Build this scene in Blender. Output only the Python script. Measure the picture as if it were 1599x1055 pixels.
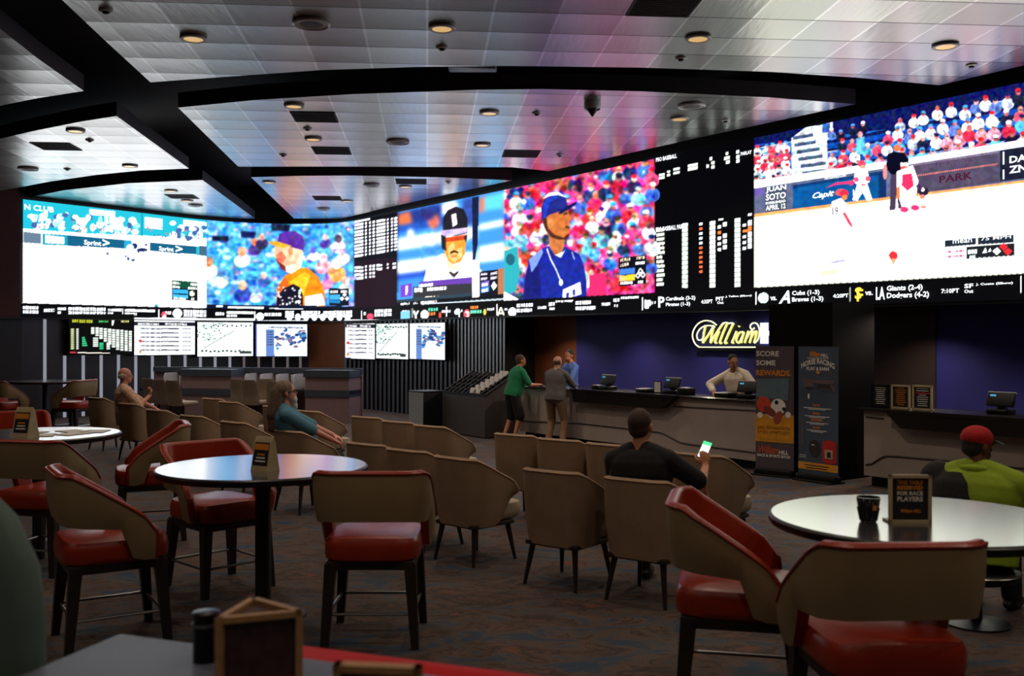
import bpy, bmesh, math, random
import numpy as np
from mathutils import Vector, Matrix, Euler
for o in list(bpy.data.objects): bpy.data.objects.remove(o)
S = bpy.context.scene
C = S.collection
PI = math.pi
RND = random.Random(7)
# ------------------------------------------------------------------ camera
CH = 1.95           # eye height of the photographer
F = 35 / 36 * 1599  # focal length in pixels of the 1599 wide frame
cam_data = bpy.data.cameras.new('camera'); cam = bpy.data.objects.new('camera', cam_data); C.objects.link(cam)
cam_data.lens = 35; cam_data.sensor_width = 36; cam_data.sensor_fit = 'HORIZONTAL'
cam.location = (0, 0, CH); cam.rotation_euler = (PI/2, 0, 0)
cam_data.clip_start = 0.05; cam_data.clip_end = 200
cam_data.dof.use_dof = True; cam_data.dof.focus_distance = 13.5; cam_data.dof.aperture_fstop = 2.7
S.camera = cam
# ------------------------------------------------------------------ world, exposure
w = bpy.data.worlds.new('world'); S.world = w; w.use_nodes = True
w.node_tree.nodes['Background'].inputs[0].default_value = (0.5, 0.45, 0.5, 1)
w.node_tree.nodes['Background'].inputs[1].default_value = 0.0
S.view_settings.view_transform = 'Standard'; S.view_settings.look = 'None'
S.view_settings.exposure = 0.0; S.view_settings.gamma = 1.0; S.view_settings.use_curve_mapping = False
LED = 1.6           # brightness of the video wall
DOWN = 135.0        # watts of one ceiling downlight
DESK = 80.0         # watts of one lamp over the betting counter
S.cycles.max_bounces = 6; S.cycles.diffuse_bounces = 3; S.cycles.glossy_bounces = 3
S.cycles.caustics_reflective = False; S.cycles.caustics_refractive = False
S.cycles.use_denoising = True
S.cycles.sample_clamp_indirect = 4

# ------------------------------------------------------------------ helpers
def lin(c):
    def f(v):
        v = v/255 if max(c) > 1.001 else v
        return v/12.92 if v <= 0.04045 else ((v+0.055)/1.055)**2.4
    return tuple(f(v) for v in c)
MATS = {}
def mat(name, c, rough=0.6, metal=0.0, var=0.12, scale=12.0, bump=0.0, emit=None, es=1.0, spec=0.5, coat=0.0, bscale=None):
    """procedural surface: colour c (0-255 sRGB) varied by a noise, optional fine bump"""
    if name in MATS: return MATS[name]
    m = bpy.data.materials.new(name); m.use_nodes = True; MATS[name] = m
    nt = m.node_tree; b = nt.nodes['Principled BSDF']
    tc = nt.nodes.new('ShaderNodeTexCoord'); nz = nt.nodes.new('ShaderNodeTexNoise')
    nz.inputs['Scale'].default_value = scale; nz.inputs['Detail'].default_value = 3
    nt.links.new(tc.outputs['Object'], nz.inputs['Vector'])
    rp = nt.nodes.new('ShaderNodeValToRGB')
    l = lin(c); rp.color_ramp.elements[0].position = 0.3; rp.color_ramp.elements[1].position = 0.7
    rp.color_ramp.elements[0].color = tuple(v*(1-var) for v in l)+(1,)
    rp.color_ramp.elements[1].color = tuple(min(1, v*(1+var)) for v in l)+(1,)
    nt.links.new(nz.outputs['Fac'], rp.inputs['Fac']); nt.links.new(rp.outputs['Color'], b.inputs['Base Color'])
    b.inputs['Roughness'].default_value = rough; b.inputs['Metallic'].default_value = metal
    b.inputs['Specular IOR Level'].default_value = spec
    b.inputs['Coat Weight'].default_value = coat; b.inputs['Coat Roughness'].default_value = 0.15
    if bump:
        n2 = nt.nodes.new('ShaderNodeTexNoise'); n2.inputs['Scale'].default_value = bscale or scale*12
        nt.links.new(tc.outputs['Object'], n2.inputs['Vector'])
        bp = nt.nodes.new('ShaderNodeBump'); bp.inputs['Strength'].default_value = bump; bp.inputs['Distance'].default_value = 0.01
        nt.links.new(n2.outputs['Fac'], bp.inputs['Height']); nt.links.new(bp.outputs['Normal'], b.inputs['Normal'])
    if emit:
        b.inputs['Emission Color'].default_value = lin(emit)+(1,); b.inputs['Emission Strength'].default_value = es
    return m

class MB:
    """collects shapes into one mesh"""
    def __init__(s): s.v = []; s.f = []; s.m = []; s.smooth = []
    def add(s, v, f, mi=0, sm=True, M=None):
        o = len(s.v)
        s.v += [tuple(M @ Vector(p)) for p in v] if M is not None else [tuple(p) for p in v]
        s.f += [tuple(i+o for i in q) for q in f]; s.m += [mi]*len(f); s.smooth += [sm]*len(f)
        return s
    def box(s, c, d, mi=0, M=None, bev=0.0, taper=1.0):
        x, y, z = d[0]/2, d[1]/2, d[2]/2
        if bev <= 0:
            v = [(c[0]+i*x*(taper if k < 0 else 1), c[1]+j*y*(taper if k < 0 else 1), c[2]+k*z) for i in (-1, 1) for j in (-1, 1) for k in (-1, 1)]
            return s.add(v, [(0,1,3,2),(4,6,7,5),(0,4,5,1),(2,3,7,6),(0,2,6,4),(1,5,7,3)], mi, False, M)
        # rounded box: stack of rounded rectangle rings
        b = min(bev, x*.99, y*.99, z*.99); rings = []
        for zz, ins in ((-z, b), (-z+b*.3, b*.3), (-z+b, 0), (z-b, 0), (z-b*.3, b*.3), (z, b)):
            ring = []
            for q, (sx, sy) in enumerate(((1,1),(-1,1),(-1,-1),(1,-1))):
                for k in range(4):
                    a = q*PI/2 + k/3*PI/2
                    ring.append((c[0]+sx*(x-b)+math.cos(a)*(b-ins), c[1]+sy*(y-b)+math.sin(a)*(b-ins), c[2]+zz))
            rings.append(ring)
        return s.loft(rings, mi, M)
    def loft(s, rings, mi=0, M=None, caps=True, sm=True, closed=True):
        n = len(rings[0]); v = [p for r in rings for p in r]; f = []
        for i in range(len(rings)-1):
            for j in range(n if closed else n-1):
                k = (j+1) % n
                f.append((i*n+j, i*n+k, (i+1)*n+k, (i+1)*n+j))
        if caps: f += [tuple(range(n-1, -1, -1)), tuple((len(rings)-1)*n+j for j in range(n))]
        return s.add(v, f, mi, sm, M)
    def lathe(s, prof, seg=32, mi=0, M=None, c=(0,0,0)):
        return s.loft([[(c[0]+r*math.cos(2*PI*j/seg), c[1]+r*math.sin(2*PI*j/seg), c[2]+z) for j in range(seg)] for r, z in prof], mi, M)
    def tube(s, pts, r, seg=8, mi=0, M=None, flat=1.0):
        pts = [Vector(p) for p in pts]; rr = r if isinstance(r, (list, tuple)) else [r]*len(pts); rings = []
        up = None
        for i, p in enumerate(pts):
            d = (pts[min(i+1, len(pts)-1)]-pts[max(i-1, 0)]).normalized()
            if up is None: up = Vector((0,0,1)) if abs(d.z) < .9 else Vector((1,0,0))
            a = d.cross(up).normalized(); b = a.cross(d); up = b
            rings.append([p+a*math.cos(2*PI*j/seg)*rr[i]+b*math.sin(2*PI*j/seg)*rr[i]*flat for j in range(seg)])
        return s.loft(rings, mi, M)
    def sqtube(s, p0, p1, w0, w1, mi=0, M=None):
        r = []
        for p, ww in ((p0, w0), (p1, w1)):
            r.append([(p[0]+i*ww/2, p[1]+j*ww/2, p[2]) for i, j in ((-1,-1),(1,-1),(1,1),(-1,1))])
        return s.loft(r, mi, M, sm=False)
    def prism(s, poly, z0, z1, mi=0, ms=None, M=None):
        n = len(poly); v = [(x, y, z0) for x, y in poly]+[(x, y, z1) for x, y in poly]
        s.add(v, [tuple(range(n-1, -1, -1)), tuple(range(n, 2*n))], mi, False, M)
        return s.add(v, [(j, (j+1) % n, n+(j+1) % n, n+j) for j in range(n)], mi if ms is None else ms, False, M)
    def ell(s, c, r, seg=16, rng=9, mi=0, M=None):
        rings = []
        for i in range(rng):
            a = PI*(i+.02*(i == 0)-.02*(i == rng-1))/(rng-1)
            rings.append([(c[0]+r[0]*math.sin(a)*math.cos(2*PI*j/seg), c[1]+r[1]*math.sin(a)*math.sin(2*PI*j/seg), c[2]-r[2]*math.cos(a)) for j in range(seg)])
        return s.loft(rings, mi, M)
    def build(s, name, mats, parent=None, **kw):
        me = bpy.data.meshes.new(name); me.from_pydata(s.v, [], s.f)
        for q in (mats if isinstance(mats, (list, tuple)) else [mats]): me.materials.append(q)
        me.polygons.foreach_set('material_index', s.m); me.polygons.foreach_set('use_smooth', s.smooth)
        bm = bmesh.new(); bm.from_mesh(me); bmesh.ops.recalc_face_normals(bm, faces=bm.faces); bm.to_mesh(me); bm.free()
        try: me.set_sharp_from_angle(angle=math.radians(38))
        except Exception: pass
        o = bpy.data.objects.new(name, me); C.objects.link(o)
        if parent: o.parent = parent
        tag(o, **kw); return o
def tag(o, label=None, cat=None, group=None, kind=None):
    if label: o['label'] = label
    if cat: o['category'] = cat
    if group: o['group'] = group
    if kind: o['kind'] = kind
    return o
def thing(name, label, cat, loc=(0,0,0), rz=0, group=None, scale=1):
    o = bpy.data.objects.new(name, None); C.objects.link(o); o.location = loc; o.rotation_euler = (0,0,rz); o.scale = (scale,)*3
    o.empty_display_size = .1
    return tag(o, label, cat, group)
def copy_tree(o, parent=None):
    c = o.copy(); C.objects.link(c); c.parent = parent
    for ch in list(o.children): copy_tree(ch, c)
    return c
def obj(name, m, mats, parent=None, **kw): return m.build(name, mats, parent, **kw)

# measurements: a pixel column / row of the photograph and a depth give a place
def X(px, y): return (px-799.5)/F*y
def Z(py, y): return CH-(py-527.5)/F*y
def fy(py, h=0.0): return (CH-h)*F/(py-527.5)       # depth of a point of height h seen in row py
# the long straight screen wall: A + u*t + d*n  (d < 0 is the room side)
WA = Vector((-4.39, 27.7)); WT = Vector((0.586, -0.8103)); WN = Vector((0.8103, 0.586))
def W(u, d): return WA+WT*u+WN*d
def wu(px, d):
    k = (px-799.5)/F; b = WA+WN*d
    return (k*b.y-b.x)/(WT.x-k*WT.y)
def wp(px, d): p = W(wu(px, d), d); return p
def wh(px, py, d): return Z(py, wp(px, d).y)
WROT = math.atan2(WT.y, WT.x)
def wmat(u, d, z=0): p = W(u, d); return Matrix.Translation((p.x, p.y, z)) @ Matrix.Rotation(WROT, 4, 'Z')   # x along the wall, +y into the wall

# plan of the whole curved screen wall, sampled finely
CTRL = [(8.9, 9.34), (6.5, 12.66), (2.6, 18.04), (-1.2, 23.29), (-2.93, 25.68), (-3.9, 27.02), (-4.75, 27.95), (-5.6, 28.35), (-6.9, 28.3), (-8.45, 27.4), (-10.04, 25.3), (-11.49, 23.3), (-12.6, 21.7)]
def catmull(P, n=40):
    out = []
    for i in range(len(P)-1):
        p = [np.array(P[max(0, min(len(P)-1, i+k))], float) for k in (-1, 0, 1, 2)]
        for q in range(n):
            t = q/n; out.append(.5*((2*p[1])+(-p[0]+p[2])*t+(2*p[0]-5*p[1]+4*p[2]-p[3])*t*t+(-p[0]+3*p[1]-3*p[2]+p[3])*t**3))
    out.append(np.array(P[-1], float)); return np.array(out)
CURVE = catmull(CTRL)
def curve_off(d):
    t = np.gradient(CURVE, axis=0); t /= np.linalg.norm(t, axis=1)[:, None]
    n = np.stack([t[:, 1], -t[:, 0]], 1)         # outward (away from the room)
    return CURVE+n*d
_cc = {}
def cpt(px, d=0.0):
    """point(s) of the curved wall (offset d, + is behind) met by pixel column px"""
    if d not in _cc:
        q = curve_off(d); _cc[d] = (q, 799.5+F*q[:, 0]/q[:, 1])
    q, p = _cc[d]
    return np.stack([np.interp(px, p[::-1], q[::-1, 0]), np.interp(px, p[::-1], q[::-1, 1])], -1)

def text_geo(s, bold=0.0, shear=0.0):
    cu = bpy.data.curves.new('t', 'FONT'); cu.body = s; cu.offset = bold; cu.shear = shear; cu.resolution_u = 2
    o = bpy.data.objects.new('t', cu); C.objects.link(o)
    dg = bpy.context.evaluated_depsgraph_get(); me = bpy.data.meshes.new_from_object(o.evaluated_get(dg))
    v = np.array([p.co[:2] for p in me.vertices]); f = [tuple(p.vertices) for p in me.polygons]
    bpy.data.objects.remove(o); bpy.data.curves.remove(cu); bpy.data.meshes.remove(me)
    a = v.min(0); b = v.max(0); return (v-a)/(b-a), f
def text_on(mb, s, O, ex, ey, w, h, bold=0.02, shear=0.0, mi=0, lift=0.004, arc=0.0):
    """letters filling a w x h box whose lower left corner is O; arc bends the line upward in the middle"""
    v, f = text_geo(s, bold, shear); O = Vector(O); ex = Vector(ex).normalized(); ey = Vector(ey).normalized()
    n = ex.cross(ey)
    mb.add([O+ex*(p[0]*w)+ey*(p[1]*h+arc*(1-(2*p[0]-1)**2))+n*lift for p in v], f, mi, False)
# ------------------------------------------------------------------ pictures shown by the screens (drawn into a raster, then put on the diodes)
QX, QY, QS = 20, 90, 2
QW, QH = (1740-QX)*QS, (580-QY)*QS
CV = np.zeros((QH, QW, 3))
def col(c): return np.array(c, float)/255
def _win(x0, y0, x1, y1):
    a = max(0, int((x0-QX)*QS)-1); b = min(QW, int((x1-QX)*QS)+2); c = max(0, int((y0-QY)*QS)-1); d = min(QH, int((y1-QY)*QS)+2)
    if a >= b or c >= d: return None
    xs = QX+(np.arange(a, b)+.5)/QS; ys = QY+(np.arange(c, d)+.5)/QS
    return slice(c, d), slice(a, b), xs[None, :], ys[:, None]
def pmask(pts, xs, ys):
    m = np.zeros((ys.shape[0], xs.shape[1]), bool); n = len(pts)
    for i in range(n):
        (xa, ya), (xb, yb) = pts[i], pts[(i+1) % n]
        if ya == yb: continue
        m ^= ((ya > ys) != (yb > ys)) & (xs < (xb-xa)*(ys-ya)/(yb-ya)+xa)
    return m
def P(c, *pts):
    pts = [(pts[i], pts[i+1]) for i in range(0, len(pts), 2)]
    xx = [p[0] for p in pts]; yy = [p[1] for p in pts]; r = _win(min(xx), min(yy), max(xx), max(yy))
    if r is None: return
    CV[r[0], r[1]][pmask(pts, r[2], r[3])] = col(c)
def E(c, cx, cy, rx, ry, a=0):
    R = max(rx, ry); r = _win(cx-R, cy-R, cx+R, cy+R)
    if r is None: return
    dx = r[2]-cx; dy = r[3]-cy; k, s = math.cos(math.radians(a)), math.sin(math.radians(a))
    CV[r[0], r[1]][((dx*k+dy*s)/rx)**2+((-dx*s+dy*k)/ry)**2 < 1] = col(c)
def L(c, w, *pts):
    pts = [(pts[i], pts[i+1]) for i in range(0, len(pts), 2)]
    for (x0, y0), (x1, y1) in zip(pts, pts[1:]):
        l = math.hypot(x1-x0, y1-y0) or 1; nx, ny = -(y1-y0)/l*w/2, (x1-x0)/l*w/2
        P(c, x0+nx, y0+ny, x1+nx, y1+ny, x1-nx, y1-ny, x0-nx, y0-ny)
def BL(x0, y0, x1, y1, r, n=1):
    q = _win(x0, y0, x1, y1); A = CV[q[0], q[1]]; k = int(r*QS)
    for _ in range(n):
        for ax in (0, 1):
            p = np.pad(A, [(k, k) if i == ax else (0, 0) for i in range(3)], mode='edge'); cs = np.cumsum(p, ax)
            cs = np.concatenate([np.zeros_like(np.take(cs, [0], ax)), cs], ax); m = A.shape[ax]
            A = (np.take(cs, range(2*k+1, 2*k+1+m), ax)-np.take(cs, range(0, m), ax))/(2*k+1)
    CV[q[0], q[1]] = A
def glyphs(c, x0, y0, x1, y1, h, seed=1, fill=.62):
    """an unreadable line of small bright characters between two points"""
    r = random.Random(seed); L_ = math.hypot(x1-x0, y1-y0); n = max(1, int(L_/(h*.72)))
    for i in range(n):
        if r.random() > fill+.2: continue
        t = (i+.1)/n; x = x0+(x1-x0)*t; y = y0+(y1-y0)*t; wd = h*.55
        P(c, x, y-h, x+wd, y-h, x+wd, y, x, y)
        k = r.random()
        if k < .6: P((0,0,0), x+wd*.35, y-h*.72, x+wd*.7, y-h*.72, x+wd*.7, y-h*.3, x+wd*.35, y-h*.3)
def TEX(x0, y0, x1, y1, amp=.3, cell=3, seed=1, hue=.12):
    """photographic mottling: soft random light and hue variation"""
    q = _win(x0, y0, x1, y1); A = CV[q[0], q[1]]; h, w_ = A.shape[:2]; rs = np.random.RandomState(seed); k = cell*QS
    def field():
        g = rs.rand(h//k+3, w_//k+3); yy = np.arange(h)/k; xx = np.arange(w_)/k; a = yy.astype(int); b = xx.astype(int); u = (yy-a)[:, None]; v = (xx-b)[None, :]
        return (g[a][:, b]*(1-u)+g[a+1][:, b]*u)*(1-v)+(g[a][:, b+1]*(1-u)+g[a+1][:, b+1]*u)*v-.5
    A *= (1+amp*2*field())[:, :, None]
    for c in range(3): A[:, :, c] += hue*2*field()
    np.clip(A, 0, 1, out=A)
def zr(x): return 21.633/(1+1.3827*(x-799.5)/F)
def yr(x, h): return 527.5-(h-CH)*F/zr(x)
def fan(x, y, s, r, shirts, skins=((235,120,120),(220,140,120),(170,90,80),(255,170,160)), caps=((225,30,50),(250,250,250),(30,30,70),(70,150,220))):
    sh = r.choice(shirts); sk = r.choice(skins)
    E(sh, x, y+s*1.25, s*1.05, s*1.0); E([v*.75 for v in sh], x+s*.4, y+s*1.5, s*.4, s*.6)
    E(sk, x, y, s*.42, s*.55)
    if r.random() < .75: E(r.choice(caps), x, y-s*.28, s*.46, s*.3)
    if r.random() < .4: P((20,20,40), x-s*.3, y-s*.05, x+s*.3, y-s*.05, x+s*.3, y+s*.1, x-s*.3, y+s*.1)

# --- main game on the right
def main_game():
    P((14,18,70), 1170,100, 1740,20, 1740,500, 1170,500)
    r = random.Random(3)
    for i in range(9):
        row = i/8
        for x in range(1178, 1740, 3):                       # blue seat rows
            y = yr(x, 4.05+row*1.05)
            P((30,110,205) if i % 2 else (16,66,165), x, y-5, x+3, y-5, x+3, y+4, x, y+4)
            if i % 2: P((215,235,255), x, y-6, x+3, y-6, x+3, y-4.8, x, y-4.8)
    P((12,20,80), 1178,190, 1400,150, 1740,60, 1740,110, 1400,200, 1300,212, 1178,226)
    P((195,205,215), 1236,215, 1262,196, 1290,196, 1294,280, 1236,284)     # stairs
    for k in range(6):
        y = 213+k*11
        P((60,80,110), 1238+k*3, y, 1270+k*5, y-5, 1270+k*5, y, 1238+k*3, y+6)
        P((255,255,255), 1236+k*3, y+6, 1272+k*5, y, 1272+k*5, y+4, 1236+k*3, y+10)
    P((240,240,245), 1272,198, 1300,190, 1300,215, 1274,225); P((40,90,170), 1284,194, 1296,192, 1296,206, 1284,208)
    red = ((230,40,70),(235,70,100),(250,245,250),(250,250,255),(200,215,240))
    mix = red+((90,190,235),(25,30,60),(235,150,170),(90,120,200),(20,20,45))
    for j in range(5):
        for k in range(5):
            fan(1184+k*11+r.uniform(-3,3), 230+j*12-k*1.6+r.uniform(-2,2), 7.0, r, red)
    for j in range(7):
        x = 1296+r.uniform(0,5)
        while x < 1740:
            y = yr(x, 5.13-j*.17-.08)+r.uniform(-5,5); s = 6.6+j*.5+(x-1296)*.010
            if y > 128+abs(1599-min(x,1599))*.19 and (j > 1 or x > 1400 or r.random() < .5): fan(x, y, s, r, mix)
            x += r.uniform(12,20)*(1+(x-1296)*.001)
    P((95,185,235), 1337,216, 1350,213, 1351,240, 1337,242); E((235,150,150), 1343,210, 4,5)
    TEX(1178,90,1740,300, .30, 3, 2, .07); BL(1178,110,1739,300, .5)
    P((248,254,232), 1170,334, 1599,280, 1740,259, 1740,480, 1170,500)
    # ledge and padded fence
    P((255,252,255), 1178,282, 1385,252, 1599,218, 1740,196, 1740,205, 1599,228, 1385,262, 1178,294)
    P((86,96,124), 1178,294, 1385,262, 1599,228, 1740,205, 1740,262, 1599,283, 1178,337)
    P((64,70,88), 1195,293, 1229,288, 1229,329, 1195,334)
    P((96,80,150), 1178,295, 1194,293, 1194,304, 1178,306)
    P((8,78,140), 1238,289, 1384,266, 1384,309, 1238,328); P((10,54,105), 1238,289, 1384,266, 1384,271, 1238,294)
    P((12,44,90), 1372,268, 1384,266, 1384,309, 1372,311)
    P((74,66,88), 1420,257, 1560,235, 1560,284, 1420,304); P((120,105,130), 1420,257, 1560,235, 1560,238, 1420,260)
    L((235,130,110), 1.2, 1433,274, 1558,256); P((24,26,44), 1561,235, 1740,207, 1740,262, 1561,283)
    P((250,160,90), 1178,334, 1599,281, 1740,260, 1740,264, 1599,285, 1178,339)
    L((255,215,150), 1.5, 1178,343, 1740,270)
    # swoosh
    P((225,50,110), 1290,293, 1305,285, 1325,283, 1338,279, 1331,290, 1326,287, 1308,288)
    # grass tone
    for k in range(14):
        x = r.uniform(1200,1700); P((236,250,200), x, 440-(x-1178)*.05, x+r.uniform(20,60), 438-(x-1178)*.05, x+30, 436-(x-1178)*.05)
    TEX(1178,230,1740,336, .12, 5, 3, .03)
    # runner by the fence
    E((232,60,90), 1346,256, 6,6); E((240,150,130), 1347,261, 4,4)
    P((250,240,250), 1336,264, 1354,263, 1358,284, 1350,288, 1338,288, 1333,282); E((235,80,110), 1337,280, 4,4); E((235,80,110), 1355,279, 4,4)
    P((255,250,250), 1339,287, 1354,287, 1362,312, 1354,313, 1347,300, 1339,313, 1331,312); P((230,40,70), 1345,287, 1352,287, 1352,290, 1345,290)
    # umpire
    E((235,110,70), 1401,231, 6,5); P((8,8,28), 1386,240, 1396,237, 1412,238, 1419,248, 1417,272, 1392,273, 1383,262)
    E((240,130,130), 1382,268, 3.2,12); P((66,52,76), 1391,272, 1414,272, 1409,325, 1402,326, 1401,290, 1398,328, 1389,328)
    # catcher
    E((240,80,70), 1412,262, 6,8); P((255,250,235), 1406,254, 1418,254, 1419,259, 1406,259)
    P((250,246,255), 1400,268, 1425,258, 1434,282, 1431,300, 1428,322, 1408,322, 1400,296)
    P((228,44,90), 1409,272, 1424,270, 1427,290, 1417,298, 1408,290); P((240,120,70), 1400,292, 1405,291, 1405,310, 1400,308)
    E((30,26,52), 1442,299, 8,7); E((255,235,230), 1441,296, 2.5,3); E((240,120,100), 1440,307, 4,3.5)
    P((60,40,80), 1430,290, 1436,286, 1440,295, 1434,298)
    E((225,50,110), 1412,327, 7,4.5); E((225,50,110), 1429,324, 7,4.5); E((240,130,120), 1442,323, 5,2.4)
    # pitcher
    E((225,80,90), 1312,300, 8,5, -15); E((235,40,60), 1318,302, 6.5,6); E((225,130,60), 1319,308, 4,4)
    P((252,246,252), 1299,315, 1313,309, 1322,318, 1324,340, 1320,405, 1299,405, 1300,350, 1297,330)
    P((228,60,90), 1315,332, 1320,331, 1332,352, 1329,355, 1323,347); L((190,180,200), 1, 1306,342, 1322,341)
    L((225,150,160), 1.4, 1326,343, 1345,345, 1365,337, 1385,334, 1408,326); P((150,140,210), 1295,409, 1318,405, 1322,407, 1300,411)
    P((230,200,170), 1280,424, 1309,420, 1308,427, 1282,430)
    E((238,45,50), 1395,399, 7,7); P((245,150,110), 1390,404, 1400,404, 1395,414); P((238,205,240), 1386,420, 1395,413, 1404,418, 1411,434, 1384,437)
    E((235,90,120), 1398,440, 8,3)
    # score box
    P((230,236,230), 1471,371, 1587,361, 1587,402, 1471,409); P((246,246,246), 1473,373, 1585,363, 1585,400, 1473,407)
    P((28,38,50), 1475,375, 1524,371, 1524,382, 1475,386); P((28,38,50), 1527,371, 1583,366, 1583,378, 1527,382)
    P((26,30,34), 1509,385, 1584,379, 1584,399, 1509,404); P((250,240,245), 1475,388, 1508,385, 1508,404, 1475,406)
    glyphs((200,90,140), 1477,395, 1506,393, 4, 5); glyphs((200,90,140), 1477,403, 1506,401, 4, 6); glyphs((240,250,250), 1511,396, 1526,395, 6, 8, 1); glyphs((240,250,250), 1514,403, 1524,402, 4, 8, 1)
    P((245,250,250), 1534,395, 1539,386, 1541,394); P((245,250,250), 1543,393, 1546,387, 1548,392)
    P((250,250,250), 1557,386, 1563,392, 1557,398, 1550,392); P((215,40,50), 1567,379, 1574,385, 1567,391, 1560,385); P((215,40,50), 1574,387, 1581,392, 1574,399, 1567,392)
main_game()
# --- betting board between the two right pictures
def board_right():
    P((3,3,5), 1022,200, 1178,150, 1178,500, 1022,500)
    def cell(x, h, wd, ht=.052, c=(235,245,235)):
        P(c, x, yr(x, h+ht), x+wd, yr(x+wd, h+ht), x+wd, yr(x+wd, h), x, yr(x, h))
    r = random.Random(5)
    for k in range(14):
        h = 3.87-k*.0815
        if k < 13: cell(1025, h, 9+r.uniform(0,4), .05, (225,240,215))
        cell(1065, h+.02, 8.5, .066); cell(1108, h, 8.5, .066); cell(1147, h-.01, 9, .066)
        if k < 11: cell(1092, h+.02, 5, .04, (250,110,60) if k > 4 or k == 1 else (225,240,255))
    for k in range(5):
        h = 3.80-k*.095
        o = k == 1
        cell(1121, h, 4.5, .045, (255,130,60) if o else (240,245,250)); cell(1129, h+.02, 6, .07) if k != 1 else None
        cell(1160, h-.02, 5 if not o else 8, .045, (255,130,60) if o else (240,245,250)); cell(1168, h-.01, 6, .08, (255,130,60) if o else (240,245,250))
    cell(1122, 3.93, 7, .03); cell(1168, 3.95, 6, .03)
    for x, h in ((1029,4.87),(1029,4.81),(1042,4.90),(1042,4.84),(1052,4.92),(1052,4.855)): cell(x, h, 4 if x == 1042 else 9, .035)
    for x, h in ((1074,4.93),(1074,4.87)): cell(x, h, 15, .045)
    for x, h, wd in ((1103,4.86,4),(1108,4.98,4),(1111,4.90,5),(1111,4.83,5),(1131,4.93,3),(1133,5.01,4),(1134,4.94,5),(1134,4.865,5),(1150,5.0,4),(1150,4.92,5),(1150,4.85,5)): cell(x, h, wd, .05)
board_right()
# --- man in blue with the red crowd
def blue_man():
    P((225,60,120), 787,260, 1022,200, 1022,500, 787,500)
    r = random.Random(11)
    for k in range(70):
        x = r.uniform(787,1022); y = r.uniform(250,470); E(r.choice(((205,40,130),(235,60,100),(190,60,150),(250,150,190))), x, y, r.uniform(6,16), r.uniform(3,7), -12)
    sh = ((235,40,90),(245,245,255),(110,190,235),(230,70,130),(250,220,235),(60,100,200),(35,40,90),(225,40,60))
    for j in range(9):
        x = 785+r.uniform(0,12)
        while x < 1022:
            y = 292+j*20-(x-787)*.17+r.uniform(-6,6); fan(x, y, 9+r.uniform(0,4), r, sh); x += r.uniform(17,27)
    for x in range(795,1022,13):
        E((255,235,250), x+r.uniform(-5,5), r.uniform(270,460), r.uniform(2,5), r.uniform(2,4))
    TEX(787,235,1022,480, .45, 4, 5, .16); TEX(787,235,1022,480, .3, 9, 6, .1); BL(787,235,1022,475, 1.4, 2)
    P((40,160,170), 787,392, 808,385, 812,425, 806,455, 787,460); E((30,90,110), 797,405, 7,9)
    # figure: shoulders, neck, head, cap
    P((22,36,140), 817,473, 818,440, 826,405, 846,388, 862,382, 880,384, 905,397, 912,415, 916,440, 916,466, 880,472)
    P((16,24,100), 817,473, 821,430, 833,400, 842,420, 846,472); P((120,150,225), 826,405, 846,388, 848,394, 838,415, 830,425)
    P((185,105,55), 856,350, 884,355, 881,385, 876,396, 866,398, 858,385); P((215,235,250), 866,398, 876,402, 884,388, 881,392, 872,396)
    P((190,105,50), 848,335, 852,358, 862,372, 878,373, 888,368, 890,355, 889,345, 893,341, 888,333, 885,322, 862,330)
    P((75,35,22), 848,335, 853,337, 856,356, 866,366, 880,371, 888,364, 889,368, 884,374, 872,374, 860,370, 852,360, 848,350)
    E((210,130,70), 859,349, 4.5,8); P((70,36,22), 884,352, 890,354, 889,357, 882,355); P((60,30,20), 880,333, 886,331, 886,334, 880,336)
    P((30,34,120), 846,345, 845,325, 850,311, 862,304, 876,303, 884,309, 887,322, 874,330, 858,335)
    P((24,60,190), 848,320, 853,310, 866,305, 872,308, 858,316, 852,340, 848,342); P((18,20,80), 871,333, 884,322, 901,314, 900,319, 890,326, 876,334)
    P((250,245,255), 848,310, 857,301, 872,300, 884,308, 872,304, 858,306)
    L((235,240,255), 1.6, 854,388, 860,405, 868,420, 875,437); E((245,245,255), 876,441, 3,5); L((235,240,255), 1.2, 893,393, 897,405)
    P((240,240,255), 879,452, 906,440, 908,459, 886,466, 878,472); P((26,40,150), 884,458, 889,456, 888,463, 884,464); P((26,40,150), 894,453, 898,451, 898,461, 895,462)
    P((250,250,255), 787,455, 815,470, 812,476, 787,477); P((225,40,100), 920,430, 945,425, 948,466, 920,468)
    TEX(815,298,918,474, .14, 5, 7, .03); BL(815,298,918,474, .5)
    # score box
    P((10,12,24), 966,402, 1009,398, 1009,443, 966,447)
    P((60,120,220), 967,420, 991,418, 991,427, 967,429); P((245,200,50), 976,430, 991,428, 991,437, 976,438); P((250,190,120), 967,430, 976,430, 976,438, 967,439)
    glyphs((250,220,190), 968,408, 985,406, 4, 2, 1); glyphs((250,220,190), 994,405, 1007,404, 4, 3, 1); glyphs((250,230,200), 968,416, 982,414, 4, 4, 1); glyphs((250,250,250), 992,413, 1007,411, 4, 5, 1)
    glyphs((250,250,250), 968,444, 988,442, 3.5, 6, 1); glyphs((250,250,250), 996,442, 1004,441, 3.5, 6, 1)
    for x, y in ((1000,423),(996,430),(1004,429)):
        P((230,235,235), x, y-5, x+4, y, x, y+5, x-4, y); P((10,12,24), x, y-3, x+2.4, y, x, y+3, x-2.4, y)
    P((60,150,210), 1001,265, 1009,263, 1009,272, 1001,274); P((240,250,255), 1003,267, 1007,266, 1005,272)
blue_man()
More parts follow.
